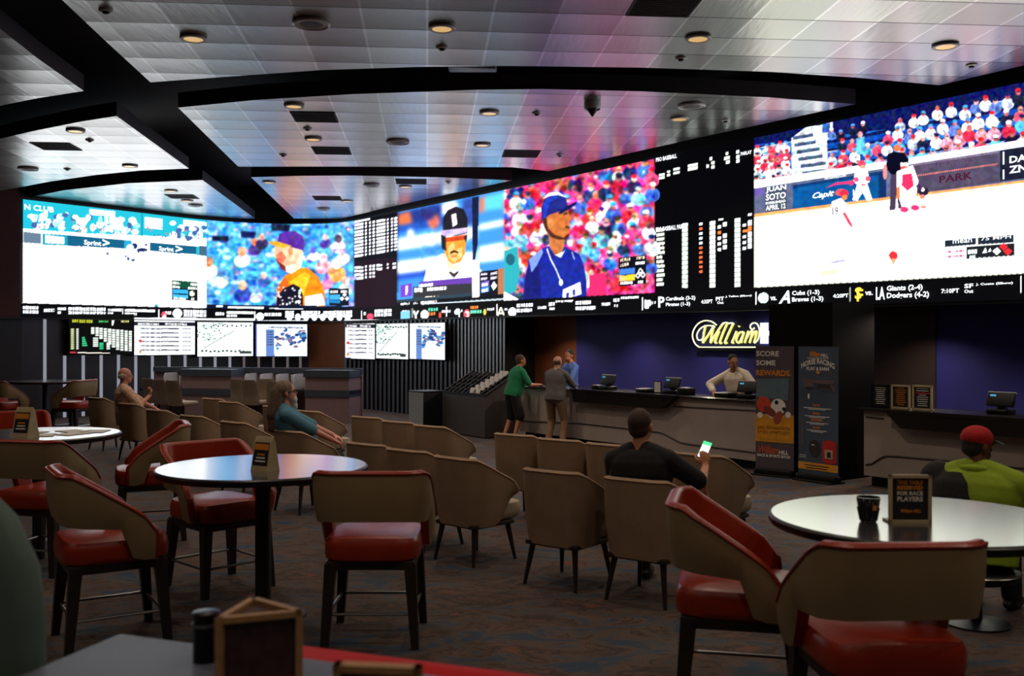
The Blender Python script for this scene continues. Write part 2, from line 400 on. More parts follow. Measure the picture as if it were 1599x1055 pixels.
# --- man in a batting helmet
def helmet_man():
    P((60,140,225), 620,320, 787,280, 787,500, 620,500)
    r = random.Random(4)
    P((30,50,130), 620,332, 690,318, 690,350, 620,362); P((225,110,60), 622,335, 640,330, 644,350, 622,356); P((215,235,250), 620,372, 745,352, 745,372, 620,392)
    P((30,80,180), 620,352, 745,332, 745,344, 620,364); P((235,245,255), 620,408, 745,392, 745,412, 620,428); P((28,70,190), 620,428, 745,412, 745,420, 620,437)
    E((235,110,80), 677,345, 9,12); E((40,40,110), 668,335, 12,9); E((250,250,255), 641,364, 5,7); E((245,200,170), 641,366, 2.5,3)
    P((45,70,150), 722,312, 740,306, 742,350, 724,352); P((225,240,250), 748,350, 787,342, 787,352, 748,360); P((235,246,255), 748,385, 787,378, 787,405, 748,410)
    P((90,200,230), 752,308, 787,300, 787,325, 752,330); P((225,110,70), 749,310, 757,306, 756,330, 749,334)
    P((250,250,255), 690,318, 712,313, 716,330, 690,335)
    BL(620,300,787,455, 3, 2)
    P((250,250,255), 661,440, 668,412, 690,396, 706,400, 730,398, 742,412, 754,425, 754,445, 745,455, 661,450); P((40,40,60), 700,425, 709,434, 717,424, 710,420)
    P((245,215,180), 697,405, 718,402, 719,420, 709,427, 698,420)
    P((250,150,50), 692,372, 729,366, 726,395, 720,408, 708,412, 700,408, 694,395); P((255,195,120), 700,385, 708,378, 712,392, 722,385, 722,400, 710,410, 700,402)
    P((60,20,10), 703,393, 709,390, 716,393, 716,396, 709,394, 703,397); P((240,120,60), 705,398, 714,397, 714,401, 706,402); P((190,60,20), 694,371, 728,366, 728,374, 694,378)
    P((28,24,34), 691,368, 692,340, 699,328, 712,322, 724,326, 730,340, 730,364, 712,368); P((190,170,220), 688,360, 705,358, 730,355, 729,363, 700,369, 690,370)
    P((240,240,250), 705,335, 712,333, 714,350, 707,354); P((30,26,34), 688,366, 696,369, 697,392, 690,388); P((30,26,34), 724,370, 730,366, 728,380)
    P((16,24,56), 737,308, 748,306, 746,380, 742,405, 738,406)
    TEX(655,318,745,452, .14, 5, 8, .03); BL(655,318,745,440, .5)
    # caption bars
    P((96,56,160), 655,440, 737,432, 737,444, 655,449); P((46,46,52), 645,448, 737,442, 737,462, 645,466); P((110,60,190), 626,445, 643,442, 643,462, 626,464); P((235,225,250), 633,446, 637,446, 636,460, 633,460)
    P((240,240,255), 655,444, 676,442, 676,446, 655,448); glyphs((250,250,250), 647,456, 660,455, 6, 1, 1); glyphs((250,250,250), 667,454, 697,452, 5, 2, 1)
    P((250,236,210), 664,463, 695,461, 695,463, 664,465); P((230,250,255), 660,467, 737,461, 737,463, 660,469)
    P((40,60,72), 620,468, 787,452, 787,470, 620,478); P((10,12,20), 620,472, 787,458, 787,478, 620,482); P((200,215,225), 658,474, 787,466, 787,467.5, 658,475.5)
    glyphs((240,240,240), 626,476, 640,475, 3, 3, 1); glyphs((240,240,240), 645,475, 653,474, 3, 4, 1); glyphs((240,240,240), 657,474, 682,472, 3.5, 5, 1)
    P((240,235,240), 738,410, 749,405, 749,463, 738,464); P((170,110,70), 777,420, 787,418, 787,458, 777,460)
    P((14,14,30), 749,424, 778,420, 778,460, 749,463)
    P((120,90,200), 751,440, 764,438, 764,446, 751,448); P((50,140,220), 751,449, 764,447, 764,455, 751,457); glyphs((250,250,250), 752,447, 762,445, 4, 5, 1); glyphs((250,250,250), 752,456, 762,454, 4, 6, 1)
    for y in (427,434): glyphs((230,220,250), 751,y+3, 761,y+2, 3.4, y, 1); glyphs((230,220,250), 766,y+2, 777,y, 3.4, y+1, 1)
    P((235,240,240), 771,439, 776,446, 771,453, 767,446)
helmet_man()
# --- narrow odds board
def board_mid():
    P((26,8,20), 553,335, 620,320, 620,500, 553,500); P((6,4,10), 553,335, 620,320, 620,402, 553,408)
    for k in range(10):
        for x, wd in ((554,13),(570,3),(576,2.5),(582,3),(588,14),(604,3),(611,2.5),(616,4)):
            y = 350+k*5.4-(x-553)*.17
            P((235,235,245), x, y, x+wd, y-wd*.17, x+wd, y+3.2-wd*.17, x, y+3.2)
    P((245,245,250), 554,345, 578,340, 578,343, 554,348)
    for k in range(4):
        for x, wd in ((554,13),(570,3),(577,2.5),(582,3)) + (((588,9),(604,3),(613,5)) if k < 2 else ()):
            y = 416+k*5.6-(x-553)*.1; P((235,235,245), x, y, x+wd, y, x+wd, y+3.2, x, y+3.2)
board_mid()
# --- man with glove, orange and purple cap
def glove_man():
    P((70,160,228), 322,330, 553,330, 553,500, 322,500)
    r = random.Random(9)
    for k in range(220):
        x = r.uniform(322,553); y = r.uniform(345,480); E(r.choice(((40,120,210),(170,215,245),(110,180,240),(30,80,180),(150,160,230))), x, y, r.uniform(3,8), r.uniform(2,4))
    P((20,24,60), 424,348, 453,350, 452,361, 424,360); P((20,24,60), 331,368, 357,368, 357,376, 331,376); P((20,30,70), 376,360, 400,362, 398,372, 376,371)
    for x, y, s, a, b in ((398,380,11,(70,50,140),(240,130,70)),(378,395,13,(250,250,255),(240,150,100)),(409,372,10,(40,36,80),(240,150,150)),(326,412,14,(245,240,250),(220,120,90)),(379,448,14,(40,60,170),(230,170,150)),
                          (345,428,13,(200,225,245),(90,130,200)),(508,372,9,(70,60,150),(250,170,170)),(528,375,12,(225,220,250),(80,60,80)),(505,405,13,(245,150,170),(250,190,190)),(525,415,15,(240,150,80),(240,240,250)),
                          (535,395,11,(250,250,255),(200,160,200)),(540,440,12,(235,225,250),(250,180,160)),(510,435,10,(220,120,160),(150,120,200)),(490,392,9,(255,240,250),(90,90,190)),(412,432,10,(60,90,180),(235,160,140)),(400,455,10,(235,240,255),(120,160,220))):
        E(a, x, y+s*.9, s*1.0, s*.8, -20); E(b, x, y-s*.2, s*.5, s*.55)
    TEX(322,342,553,482, .35, 4, 9, .12); BL(322,342,553,482, 1.4, 2)
    P((255,130,20), 431,480, 432,450, 445,430, 470,418, 480,418, 497,432, 507,455, 508,478, 470,480); P((255,190,40), 452,440, 476,424, 485,430, 470,470, 462,460); P((250,90,30), 431,480, 433,450, 444,432, 450,440, 446,478)
    P((255,215,190), 441,405, 444,424, 456,427, 470,418, 474,395, 468,385, 446,388); P((120,40,30), 430,400, 441,396, 444,405, 447,425, 440,420, 432,408)
    P((250,190,150), 427,388, 432,381, 468,383, 472,392, 460,412, 446,416, 433,406, 428,398); P((225,110,80), 430,398, 440,392, 447,402, 441,411, 434,408); E((230,140,100), 454,392, 4,6)
    P((84,44,150), 433,378, 436,366, 447,361, 461,361, 472,368, 476,380, 474,391, 455,386); P((255,170,40), 419,377, 434,377, 456,384, 440,387, 424,382)
    P((22,20,34), 431,478, 433,462, 443,450, 458,443, 468,448, 473,460, 473,480, 436,480)
    r2 = random.Random(2)
    for k in range(34): E((235,235,250), r2.uniform(434,471), r2.uniform(448,478), r2.uniform(.8,2), r2.uniform(.8,2.4))
    E((22,20,34), 452,458, 9,6); P((250,240,250), 476,463, 503,458, 508,476, 476,480)
    TEX(418,360,508,480, .18, 5, 10, .04); BL(418,360,508,480, .5)
    P((10,14,30), 514,450, 545,450, 545,477, 514,477); P((60,160,220), 515,460, 531,460, 531,467, 515,467); P((30,120,180), 515,468, 531,468, 531,473, 515,473)
    glyphs((250,240,240), 516,457, 528,457, 3.5, 4, 1); glyphs((250,240,240), 532,457, 543,457, 3.5, 5, 1)
    for x, y in ((538,460),(534,466),(542,466)): P((225,225,235), x, y-3.5, x+3, y, x, y+3.5, x-3, y)
    P((14,20,40), 322,475, 553,478, 553,486, 322,487); L((170,190,215), 1, 322,484, 553,484)
    P((240,245,255), 356,478, 412,479, 412,482, 356,481); P((240,245,255), 338,477, 348,477, 348,479, 338,479); P((240,245,255), 421,481, 473,482, 473,484, 421,483)
    E((225,60,90), 544,358, 3,3); E((250,250,250), 544,358, 1.3,1.3)
glove_man()
# --- game at the far left
def left_game():
    P((255,255,255), 30,300, 322,330, 322,500, 30,500); P((30,170,190), 30,305, 322,338, 322,372, 30,360)
    r = random.Random(6)
    P((225,245,250), 140,326, 180,330, 180,338, 140,335)
    P((250,235,250), 226,339, 254,342, 254,358, 226,356); P((235,245,255), 286,343, 322,347, 322,362, 286,358)
    def fans(x0, x1, n):
        for k in range(n):
            x = r.uniform(x0, x1); y = 340+(x-36)*.085+r.uniform(-12,14); E(r.choice(((245,250,255),(235,240,250),(250,225,215),(150,225,235),(60,90,150),(225,250,250))), x, y, r.uniform(3,6), r.uniform(3,6))
    fans(52,215,80); fans(268,322,26); fans(36,56,3)
    for k in range(60): x = r.uniform(54,320); E((70,90,150) if k % 2 else (180,110,100), x, 348+(x-36)*.07+r.uniform(-8,8), 1.3, 1.6)
    L((20,70,90), 1.2, 222,332, 222,375); L((245,255,255), 4, 36,359, 322,380)
    P((90,110,130), 36,361, 64,364, 64,381, 36,379); P((20,140,160), 66,364, 106,367, 106,385, 66,382); P((235,250,252), 71,367, 100,370, 100,381, 71,379)
    P((16,84,116), 106,367, 194,374, 194,388, 106,384); P((40,150,180), 194,374, 206,375, 206,390, 194,388); P((16,84,116), 234,378, 306,384, 306,397, 234,394); P((40,160,180), 306,384, 311,384, 311,399, 306,398); P((60,90,110), 311,383, 322,384, 322,400, 311,399)
    P((255,255,255), 30,380, 66,382, 194,388, 322,400, 322,500, 30,500)
    for x, y, rx, ry, c in ((210,384,5,5,(25,40,100)),(222,390,9,3,(30,40,80)),(203,388,6,7,(190,235,250)),(205,400,8,9,(200,215,245)),(200,404,2,3,(60,70,130)),(208,406,3,2,(60,70,130)),(196,400,2,2,(90,110,160)),(168,396,2.5,2.5,(80,90,120)),(165,411,2,1,(170,160,170)),(228,411,3,1,(190,190,180)),(216,392,2,3,(30,50,120)),(228,382,2.5,2,(30,40,100))): E(c, x, y, rx, ry)
    # score box
    P((14,70,50), 268,437, 309,440, 309,453, 268,450); P((8,16,24), 268,449, 309,452, 309,470, 268,468); P((50,160,225), 270,451, 294,453, 294,459, 270,457); P((60,170,220), 270,459, 294,461, 294,466, 270,464)
    glyphs((240,250,240), 270,443, 282,444, 3, 1, 1); glyphs((240,250,240), 298,445, 308,446, 3, 1, 1); glyphs((240,250,240), 270,449, 281,450, 3, 2, 1); glyphs((240,250,240), 294,451, 308,452, 3, 2, 1); glyphs((240,250,240), 271,467, 290,468, 3, 2, 1); glyphs((240,250,240), 298,468, 304,468, 3, 2, 1)
    E((245,240,200), 300,458, 4,4); E((30,30,30), 303,455, 2,2); E((60,160,200), 244,477, 3,3)
left_game()
# --- ticker strip under all pictures
def ticker():
    def yb(x, h): q = cpt(x)[1]; return 527.5-(h-CH)*F/q
    for x in range(20,1740,3): P((4,4,6), x, yb(x, 2.775), x+3, yb(x+3, 2.775), x+3, yb(x+3, 2.38), x, yb(x, 2.38))
    r = random.Random(8)
    def g(x0, x1, h0, ht, seed, c=(245,250,255)): glyphs(c, x0, yb(x0, h0), x1, yb(x1, h0), ht, seed, .9)
    spans = [(36,60,1,1),(68,86,0,0),(90,103,1,0),(106,165,1,1),(168,190,1,0),(195,242,1,0),(258,268,0,0),(286,322,1,1),(336,350,0,0),(354,396,1,0),(412,440,0,0),(445,460,1,1),(470,500,1,1),(505,550,1,1),(568,574,0,0),(585,612,1,1),(628,640,0,0)]
    for x0, x1, a, b in spans:
        if b: g(x0, x1, 2.63, 4.6, x0); g(x0, x1, 2.53, 4.6, x0+1)
        elif a: g(x0, x1, 2.63, 3.6, x0); g(x0, x0+(x1-x0)*.4, 2.54, 3.4, x0+1)
        else: g(x0, x1, 2.58, 4.4, x0)
    for x in (248,398,192,565,644,697,776): L((240,240,240), 1.2, x, yb(x, 2.70), x, yb(x, 2.46))
    E((245,250,255), 277,489, 7,7); E((225,70,90), 256,491, 4,5); P((245,245,245), 253,496, 257,490, 260,496); E((245,250,255), 406,494, 6,6); E((225,70,100), 578,494, 5,5)
    for k in range(8): x = 452+k*13; E((245,250,255), x, 495, 4,5.5)
    P((120,190,235), 626,486, 640,485, 640,497, 626,498); E((245,250,255), 663,491, 6,7); L((245,250,255), 2.2, 646,485, 649,492, 653,485); L((245,250,255), 2, 649,492, 649,498)
    g(669,684,2.61,4.4,31,(90,235,190)); g(669,680,2.51,4.4,32,(255,130,60)); E((250,90,60), 687,492, 1.5,5); g(690,704,2.56,3.4,33)
    L((245,250,255), 2, 712,483, 717,483, 717,496); E((225,240,250), 714,487, 4.5,4); g(720,724,2.56,3,34)
    E((240,80,90), 729,490, 5,7); L((255,255,255), 1.6, 727,487, 731,487, 731,492, 729,496); g(734,747,2.62,4.4,35,(255,140,60)); g(734,752,2.52,4.6,36,(110,235,190)); E((230,210,80), 757,487, 2,5); g(760,772,2.57,3.4,37)
    L((250,235,210), 2.2, 777,493, 782,480, 787,492); L((250,235,210), 1.6, 779,489, 786,489); g(788,793,2.56,3.2,38); E((245,250,255), 800,487, 6,7)
    g(806,832,2.62,4.8,39); g(806,831,2.51,4.8,40); g(839,853,2.56,3.6,41); g(856,866,2.62,4.6,42); g(858,866,2.53,3.4,43); g(868,895,2.68,2.6,44)
    g(898,923,2.62,4.8,45); g(898,930,2.51,4.8,46); g(939,953,2.58,3.6,47); g(957,968,2.64,4.6,48); g(959,966,2.54,3.4,49); g(970,998,2.69,2.6,50)
    L((245,250,255), 1.2, 1003,464, 1003,484); L((245,250,255), 3, 1008,468, 1008,480, 1013,480); E((245,250,255), 1013,473, 4,5); g(1018,1025,2.57,3.4,51)
    E((225,245,248), 1192,465, 8,8); E((150,215,225), 1192,465, 6,6); E((235,250,250), 1192,465, 4.5,4.5)
    for x, a, b in ((1180.6,456,475),(1327,449,470),(1594,431,457)): L((250,250,250), 1.4, x, a, x, b)
ticker()
# --- the small televisions
def tvs():
    P((6,8,6), 100,490, 210,490, 210,560, 100,560)
    glyphs((225,235,60), 113,503, 146,504, 4.6, 3, 1); glyphs((90,210,110), 155,503, 170,503, 2.6, 4, 1); glyphs((240,240,150), 190,503, 202,503, 3, 4, 1); P((245,250,240), 175,500, 179,500, 177,508, 175,508)
    r = random.Random(1)
    for k in range(11):
        y = 513+k*3; P((225,235,170), 111,y, 116,y, 116,y+2.2, 111,y+2.2); P((235,240,235), 120,y, 123,y, 123,y+2, 120,y+2)
    for k in range(11):
        x = 143+k*6.5
        for j in range(3+min(k,6)):
            y = 511+j*3.6+max(0, (k-1))*(.7)
            if x < 203: P((230,240,230), x,y, x+5,y, x+5,y+2.8, x,y+2.8)
    for k in range(5): P((60,225,150), 129,526+k*3, 133+k,526+k*3, 133+k,528+k*3, 129,528+k*3); P((230,240,230), 146,527+k*3, 154,527+k*3, 154,529+k*3, 146,529+k*3)
    for k in range(4): P((60,225,150), 156,535+k*2.6, 162,535+k*2.6, 162,537+k*2.6, 156,537+k*2.6); P((230,240,230), 167,535+k*2.6, 172,535+k*2.6, 172,537+k*2.6, 167,537+k*2.6)
    P((245,235,220), 122,549.5, 172,550.5, 172,552, 122,551); P((225,60,80), 109,549, 119,549, 119,551, 109,551)
    # race tables
    def table(x0, x1, y0, y1, seed):
        P((238,242,250), x0,y0-5, x1,y0-5, x1,y1+5, x0,y1+5); P((28,30,44), x0,y0+1, x1,y0+2, x1,y0+8, x0,y0+7); r = random.Random(seed); w = x1-x0
        glyphs((235,235,240), x0+w*.06,y0+6, x0+w*.4,y0+6.5, 3, seed, 1); glyphs((235,235,240), x0+w*.5,y0+6, x0+w*.85,y0+7, 3, seed+1, 1)
        for k in range(6):
            y = y0+13+k*(y1-y0-16)/6; glyphs((60,66,80), x0+w*.1,y, x0+w*.45,y+.5, 2.4, seed+k, .9); P((40,44,60), x0+w*.45,y-2.2, x0+w*.72,y-1.8, x0+w*.72,y, x0+w*.45,y-.4); glyphs((130,130,140), x0+w*.78,y, x0+w*.92,y, 1.8, k, .9)
        P((40,40,50), x0,y1-3, x0+w*.2,y1-3, x0+w*.2,y1, x0,y1); E((240,150,60), x0+w*.1,y1-8, 2,2.6); E((235,80,60), x0+w*.1,y0+31, 2.6,2.6)
    table(210,307,501,557,5); table(538,585,504,561,15)
    def chart(x0, x1, y0, y1, seed):
        P((236,248,246), x0,y0-5, x1,y0-5, x1,y1+5, x0,y1+5); r = random.Random(seed); w = x1-x0
        for k in range(60): E(r.choice(((90,160,130),(150,200,180),(60,90,90))), x0+r.uniform(0,w*.5), y0+r.uniform(2,(y1-y0)*.55)*(1-.0), r.uniform(.6,2), 1)
        P((250,252,244), x0+w*.12,y1-11, x0+w*.66,y0+14, x1,y0+12, x1,y1-10); L((90,110,110), 1, x0+w*.12,y1-12, x0+w*.66,y0+14)
        for k in range(9): E((40,60,60), x0+w*(.3+.08*k), y0+6+(k%2), 1.6,1.4)
        for k in range(12): E((50,66,60), x0+w*(.1+.072*k), y1-8+r.uniform(-1,1), 2, 1.6)
        P((60,70,70), x0+w*.75,y1-8, x1-4,y1-8, x1-4,y1-4, x0+w*.75,y1-4)
    chart(307,397,502,556,3); chart(585,637,504,561,4)
    def wave(x0, x1, y0, y1, seed):
        P((232,242,252), x0,y0-5, x1,y0-5, x1,y1+5, x0,y1+5); w = x1-x0; r = random.Random(seed)
        P((110,150,225), x0+w*.2,y0+9, x0+w*.37,y0+9, x0+w*.37,y1+5, x0+w*.2,y1+5); P((250,252,255), x0+w*.36,y0+9, x1-3,y0+9, x1-3,y1-3, x0+w*.36,y1-3)
        for k in range(70): x = x0+w*(.38+r.random()*.58); yy = y0+24+6*math.sin(x*.25)+r.uniform(-9,9); E(r.choice(((40,110,190),(90,170,225),(150,120,160),(30,70,140))), x, yy, r.uniform(1.5,4), r.uniform(1,3))
        for k in range(6): glyphs((70,80,120), x0+w*.21,y0+14+k*4, x0+w*.35,y0+14+k*4, 2, k, .9)
        glyphs((90,110,150), x0+w*.25,y0+7, x1-6,y0+8, 2.4, 9, .9)
    wave(399,480,505,556,3); wave(638,694,504,562,6); P((50,80,190), 397,500, 401,500, 401,560, 397,560)
tvs()

LINCV = np.where(CV <= .04045, CV/12.92, ((CV+.055)/1.055)**2.4)
LINCV *= (1+.7*LINCV.min(2)**2)[:, :, None]      # white diodes are driven far brighter than coloured ones
def sample(px, py):
    fx = np.clip((px-QX)*QS-.5, 0, QW-1.001); fyy = np.clip((py-QY)*QS-.5, 0, QH-1.001)
    a = fx.astype(int); b = fyy.astype(int); u = (fx-a)[:, None]; v = (fyy-b)[:, None]
    return (LINCV[b, a]*(1-u)+LINCV[b, a+1]*u)*(1-v)+(LINCV[b+1, a]*(1-u)+LINCV[b+1, a+1]*u)*v
def led_material(name, k):
    m = bpy.data.materials.new(name); m.use_nodes = True; nt = m.node_tree; b = nt.nodes['Principled BSDF']
    at = nt.nodes.new('ShaderNodeVertexColor'); at.layer_name = 'picture'
    nt.links.new(at.outputs['Color'], b.inputs['Emission Color']); b.inputs['Emission Strength'].default_value = k
    b.inputs['Base Color'].default_value = (.006, .006, .007, 1); b.inputs['Roughness'].default_value = .6; b.inputs['Specular IOR Level'].default_value = .08
    return m
def diode_grid(name, m, parent, pts2, h0, h1, step_h, label=None):
    """a display surface following plan points pts2 (n x 2) between heights h0 and h1, every vertex one diode"""
    n = len(pts2); k = max(2, int(round((h1-h0)/step_h))+1); hs = np.linspace(h0, h1, k)
    V = np.zeros((n, k, 3)); V[:, :, :2] = pts2[:, None, :]; V[:, :, 2] = hs[None, :]
    V = V.reshape(-1, 3); px = 799.5+F*V[:, 0]/V[:, 1]; py = 527.5-F*(V[:, 2]-CH)/V[:, 1]
    c = np.ones((len(V), 4), np.float32); c[:, :3] = sample(px, py)
    i = np.arange((n-1))[:, None]*k+np.arange(k-1)[None, :]; i = i.reshape(-1)
    Fc = np.stack([i, i+1, i+k+1, i+k], 1)
    me = bpy.data.meshes.new(name); me.vertices.add(len(V)); me.vertices.foreach_set('co', V.astype(np.float32).ravel())
    me.loops.add(Fc.size); me.loops.foreach_set('vertex_index', Fc.ravel().astype(np.int32))
    me.polygons.add(len(Fc)); me.polygons.foreach_set('loop_start', np.arange(0, Fc.size, 4, dtype=np.int32))
    me.update(calc_edges=True); me.validate()
    a = me.color_attributes.new('picture', 'FLOAT_COLOR', 'POINT'); a.data.foreach_set('color', c.ravel())
    me.materials.append(m); o = bpy.data.objects.new(name, me); C.objects.link(o)
    if parent: o.parent = parent
    if label: o['label'] = label
    return o
# ------------------------------------------------------------------ materials
M_black = mat('black_paint', (10,10,11), .55, var=.2)
M_fascia = mat('dark_bulkhead_paint', (62,60,64), .6, var=.1, scale=3)
M_void = mat('black_plenum', (5,5,6), .8)
M_brown = mat('brown_wall_fabric', (124,66,30), .75, var=.15, scale=2, bump=.2, bscale=200)
M_red_wall = mat('dark_red_wall', (88,36,26), .7, var=.1)
M_blue = mat('blue_wall_fabric', (36,36,118), .7, var=.1, scale=1.5, bump=.2, bscale=150)
M_slat = mat('grey_slat_metal', (96,98,106), .38, .55, var=.1)
M_slat_dark = mat('slat_gap', (16,16,18), .6)
M_slat_light = mat('pale_slat_metal', (150,155,160), .4, .4, var=.08)
M_panel = mat('charcoal_wall_panel', (46,45,50), .4, .2, var=.1, scale=2)
M_counter = mat('taupe_laminate', (176,162,154), .5, var=.06, scale=3)
M_counter2 = mat('black_stone_top', (22,20,20), .22, var=.4, scale=30)
M_groove = mat('dark_groove', (58,52,50), .5)
M_kick = mat('black_toe_kick', (8,8,8), .7)
M_leather = mat('red_leather', (152,44,18), .36, var=.12, scale=6, bump=.15, bscale=90, coat=.08)
M_tan = mat('tan_leather', (150,130,96), .45, var=.08, scale=4, bump=.12, bscale=110)
M_tub = mat('taupe_fabric', (160,134,108), .8, var=.1, scale=5, bump=.35, bscale=260)
M_tubseat = mat('taupe_seat_fabric', (176,162,138), .75, var=.08, scale=5, bump=.3, bscale=260)
M_wood = mat('dark_stained_wood', (38,30,27), .4, var=.3, scale=9)
M_metal = mat('brushed_steel', (150,150,152), .3, .9, var=.05)
M_dmetal = mat('dark_metal', (40,40,42), .38, .7)
M_table = mat('grey_stone_laminate', (66,64,68), .22, var=.2, scale=14, spec=1.0, coat=1.0)
M_tedge = mat('table_edge', (24,24,26), .35)
M_white = mat('white_plastic', (200,200,205), .5, var=.04)
M_paper = mat('white_paper', (225,222,215), .7, var=.04)
M_cream = mat('cream_frame', (196,178,140), .55, var=.08, scale=20)
M_carrel = mat('mauve_laminate', (150,124,128), .55, var=.05)
M_navy = mat('slate_blue_laminate', (66,76,92), .5, var=.05)
M_beige = mat('beige_vinyl', (158,142,122), .55, var=.07)
M_letter = mat('white_lettering', (245,242,235), .6, var=.02)
M_orange = mat('orange_print', (240,150,50), .6, var=.04)
M_dark_print = mat('dark_print', (30,28,34), .55, var=.05)

def glow(name, c, k): return mat(name, (20,20,20), .5, emit=c, es=k, var=.02)
G_white = glow('white_diodes', (248,252,255), LED); G_yellow = glow('amber_diodes', (250,205,70), LED); G_dim = glow('dim_diodes', (150,120,160), .5)
G_dark = mat('unlit_diodes', (4,4,8), .5)
# carpet
def carpet():
    m = bpy.data.materials.new('patterned_carpet'); m.use_nodes = True; nt = m.node_tree; b = nt.nodes['Principled BSDF']; N = nt.nodes.new; K = nt.links.new
    tc = N('ShaderNodeTexCoord'); mp = N('ShaderNodeMapping'); mp.inputs['Scale'].default_value = (1.0,1.9,1); mp.inputs['Rotation'].default_value = (0,0,.2); K(tc.outputs['Object'], mp.inputs[0])
    n1 = N('ShaderNodeTexNoise'); n1.inputs['Scale'].default_value = 2.1; n1.inputs['Detail'].default_value = 6; n1.inputs['Roughness'].default_value = .7; n1.inputs['Distortion'].default_value = .8; K(mp.outputs[0], n1.inputs['Vector'])
    r = N('ShaderNodeValToRGB'); e = r.color_ramp.elements; e[0].position = .3; e[0].color = lin((44,72,104))+(1,); e[1].position = .70; e[1].color = lin((136,56,32))+(1,)
    for p, c in ((.40,(52,70,92)),(.46,(86,80,80)),(.52,(104,78,62)),(.56,(48,44,48)),(.62,(110,82,66))): q = e.new(p); q.color = lin(c)+(1,)
    K(n1.outputs['Fac'], r.inputs['Fac'])
    n2 = N('ShaderNodeTexNoise'); n2.inputs['Scale'].default_value = 60; K(tc.outputs['Object'], n2.inputs['Vector'])
    mx = N('ShaderNodeMix'); mx.data_type = 'RGBA'; mx.blend_type = 'MULTIPLY'; mx.inputs['Factor'].default_value = .55; K(r.outputs['Color'], mx.inputs['A']); K(n2.outputs['Color'], mx.inputs['B'])
    K(mx.outputs['Result'], b.inputs['Base Color']); b.inputs['Roughness'].default_value = .9
    bp = N('ShaderNodeBump'); bp.inputs['Strength'].default_value = .5; n3 = N('ShaderNodeTexNoise'); n3.inputs['Scale'].default_value = 220; K(tc.outputs['Object'], n3.inputs['Vector']); K(n3.outputs['Fac'], bp.inputs['Height']); K(bp.outputs['Normal'], b.inputs['Normal'])
    return m
TILE = .68; TROT = -.085
def tile_mat():
    """brushed aluminium ceiling tiles: square grid with raised bright seams one way, dark gaps the other"""
    m = bpy.data.materials.new('metal_ceiling_tiles'); m.use_nodes = True; nt = m.node_tree; b = nt.nodes['Principled BSDF']; N = nt.nodes.new; K = nt.links.new
    tc = N('ShaderNodeTexCoord'); mp = N('ShaderNodeMapping'); mp.inputs['Rotation'].default_value = (0,0,TROT); mp.inputs['Scale'].default_value = (1/TILE,1/TILE,1); K(tc.outputs['Object'], mp.inputs[0])
    sp = N('ShaderNodeSeparateXYZ'); K(mp.outputs[0], sp.inputs[0])
    def math_(op, a, bb=None):
        n = N('ShaderNodeMath'); n.operation = op
        for i, q in enumerate((a, bb)):
            if q is None: continue
            if isinstance(q, (int, float)): n.inputs[i].default_value = q
            else: K(q, n.inputs[i])
        return n.outputs[0]
    fx = math_('FRACT', sp.outputs[0]); fyy = math_('FRACT', sp.outputs[1])
    ex = math_('LESS_THAN', math_('ABSOLUTE', math_('SUBTRACT', fx, .5)), .478); ey = math_('LESS_THAN', math_('ABSOLUTE', math_('SUBTRACT', fyy, .5)), .482)
    fl = N('ShaderNodeVectorMath'); fl.operation = 'FLOOR'; K(mp.outputs[0], fl.inputs[0])
    wn = N('ShaderNodeTexWhiteNoise'); wn.noise_dimensions = '2D'; K(fl.outputs[0], wn.inputs['Vector'])
    # base colour: per tile tone
    rp = N('ShaderNodeMapRange'); K(wn.outputs['Value'], rp.inputs[0]); rp.inputs[3].default_value = .42; rp.inputs[4].default_value = .54
    c1 = N('ShaderNodeMix'); c1.data_type = 'RGBA'; c1.inputs['A'].default_value = (.72,.72,.74,1); K(ex, c1.inputs['Factor']); K(rp.outputs[0], c1.inputs['B'])
    c2 = N('ShaderNodeMix'); c2.data_type = 'RGBA'; c2.inputs['A'].default_value = (.05,.05,.05,1); K(ey, c2.inputs['Factor']); K(c1.outputs['Result'], c2.inputs['B'])
    K(c2.outputs['Result'], b.inputs['Base Color']); b.inputs['Metallic'].default_value = .9
    b.inputs['Roughness'].default_value = .28
    # each tile sags a little: domed height plus tiny tilt noise
    dx = math_('MULTIPLY', math_('SUBTRACT', fx, .5), math_('SUBTRACT', fx, .5)); dy = math_('MULTIPLY', math_('SUBTRACT', fyy, .5), math_('SUBTRACT', fyy, .5))
    h = math_('MULTIPLY', math_('ADD', dx, dy), .25)
    n2 = N('ShaderNodeTexNoise'); mp2 = N('ShaderNodeMapping'); mp2.inputs['Scale'].default_value = (9,1.2,1); K(tc.outputs['Object'], mp2.inputs[0]); K(mp2.outputs[0], n2.inputs['Vector']); n2.inputs['Scale'].default_value = 1.5
    h2 = math_('ADD', h, math_('MULTIPLY', n2.outputs['Fac'], .05))
    h3 = math_('ADD', h2, math_('MULTIPLY', math_('ADD', ex, ey), .03))
    bp = N('ShaderNodeBump'); bp.inputs['Strength'].default_value = .5; bp.inputs['Distance'].default_value = .12; K(h3, bp.inputs['Height']); K(bp.outputs['Normal'], b.inputs['Normal'])
    return m
M_tile = tile_mat()

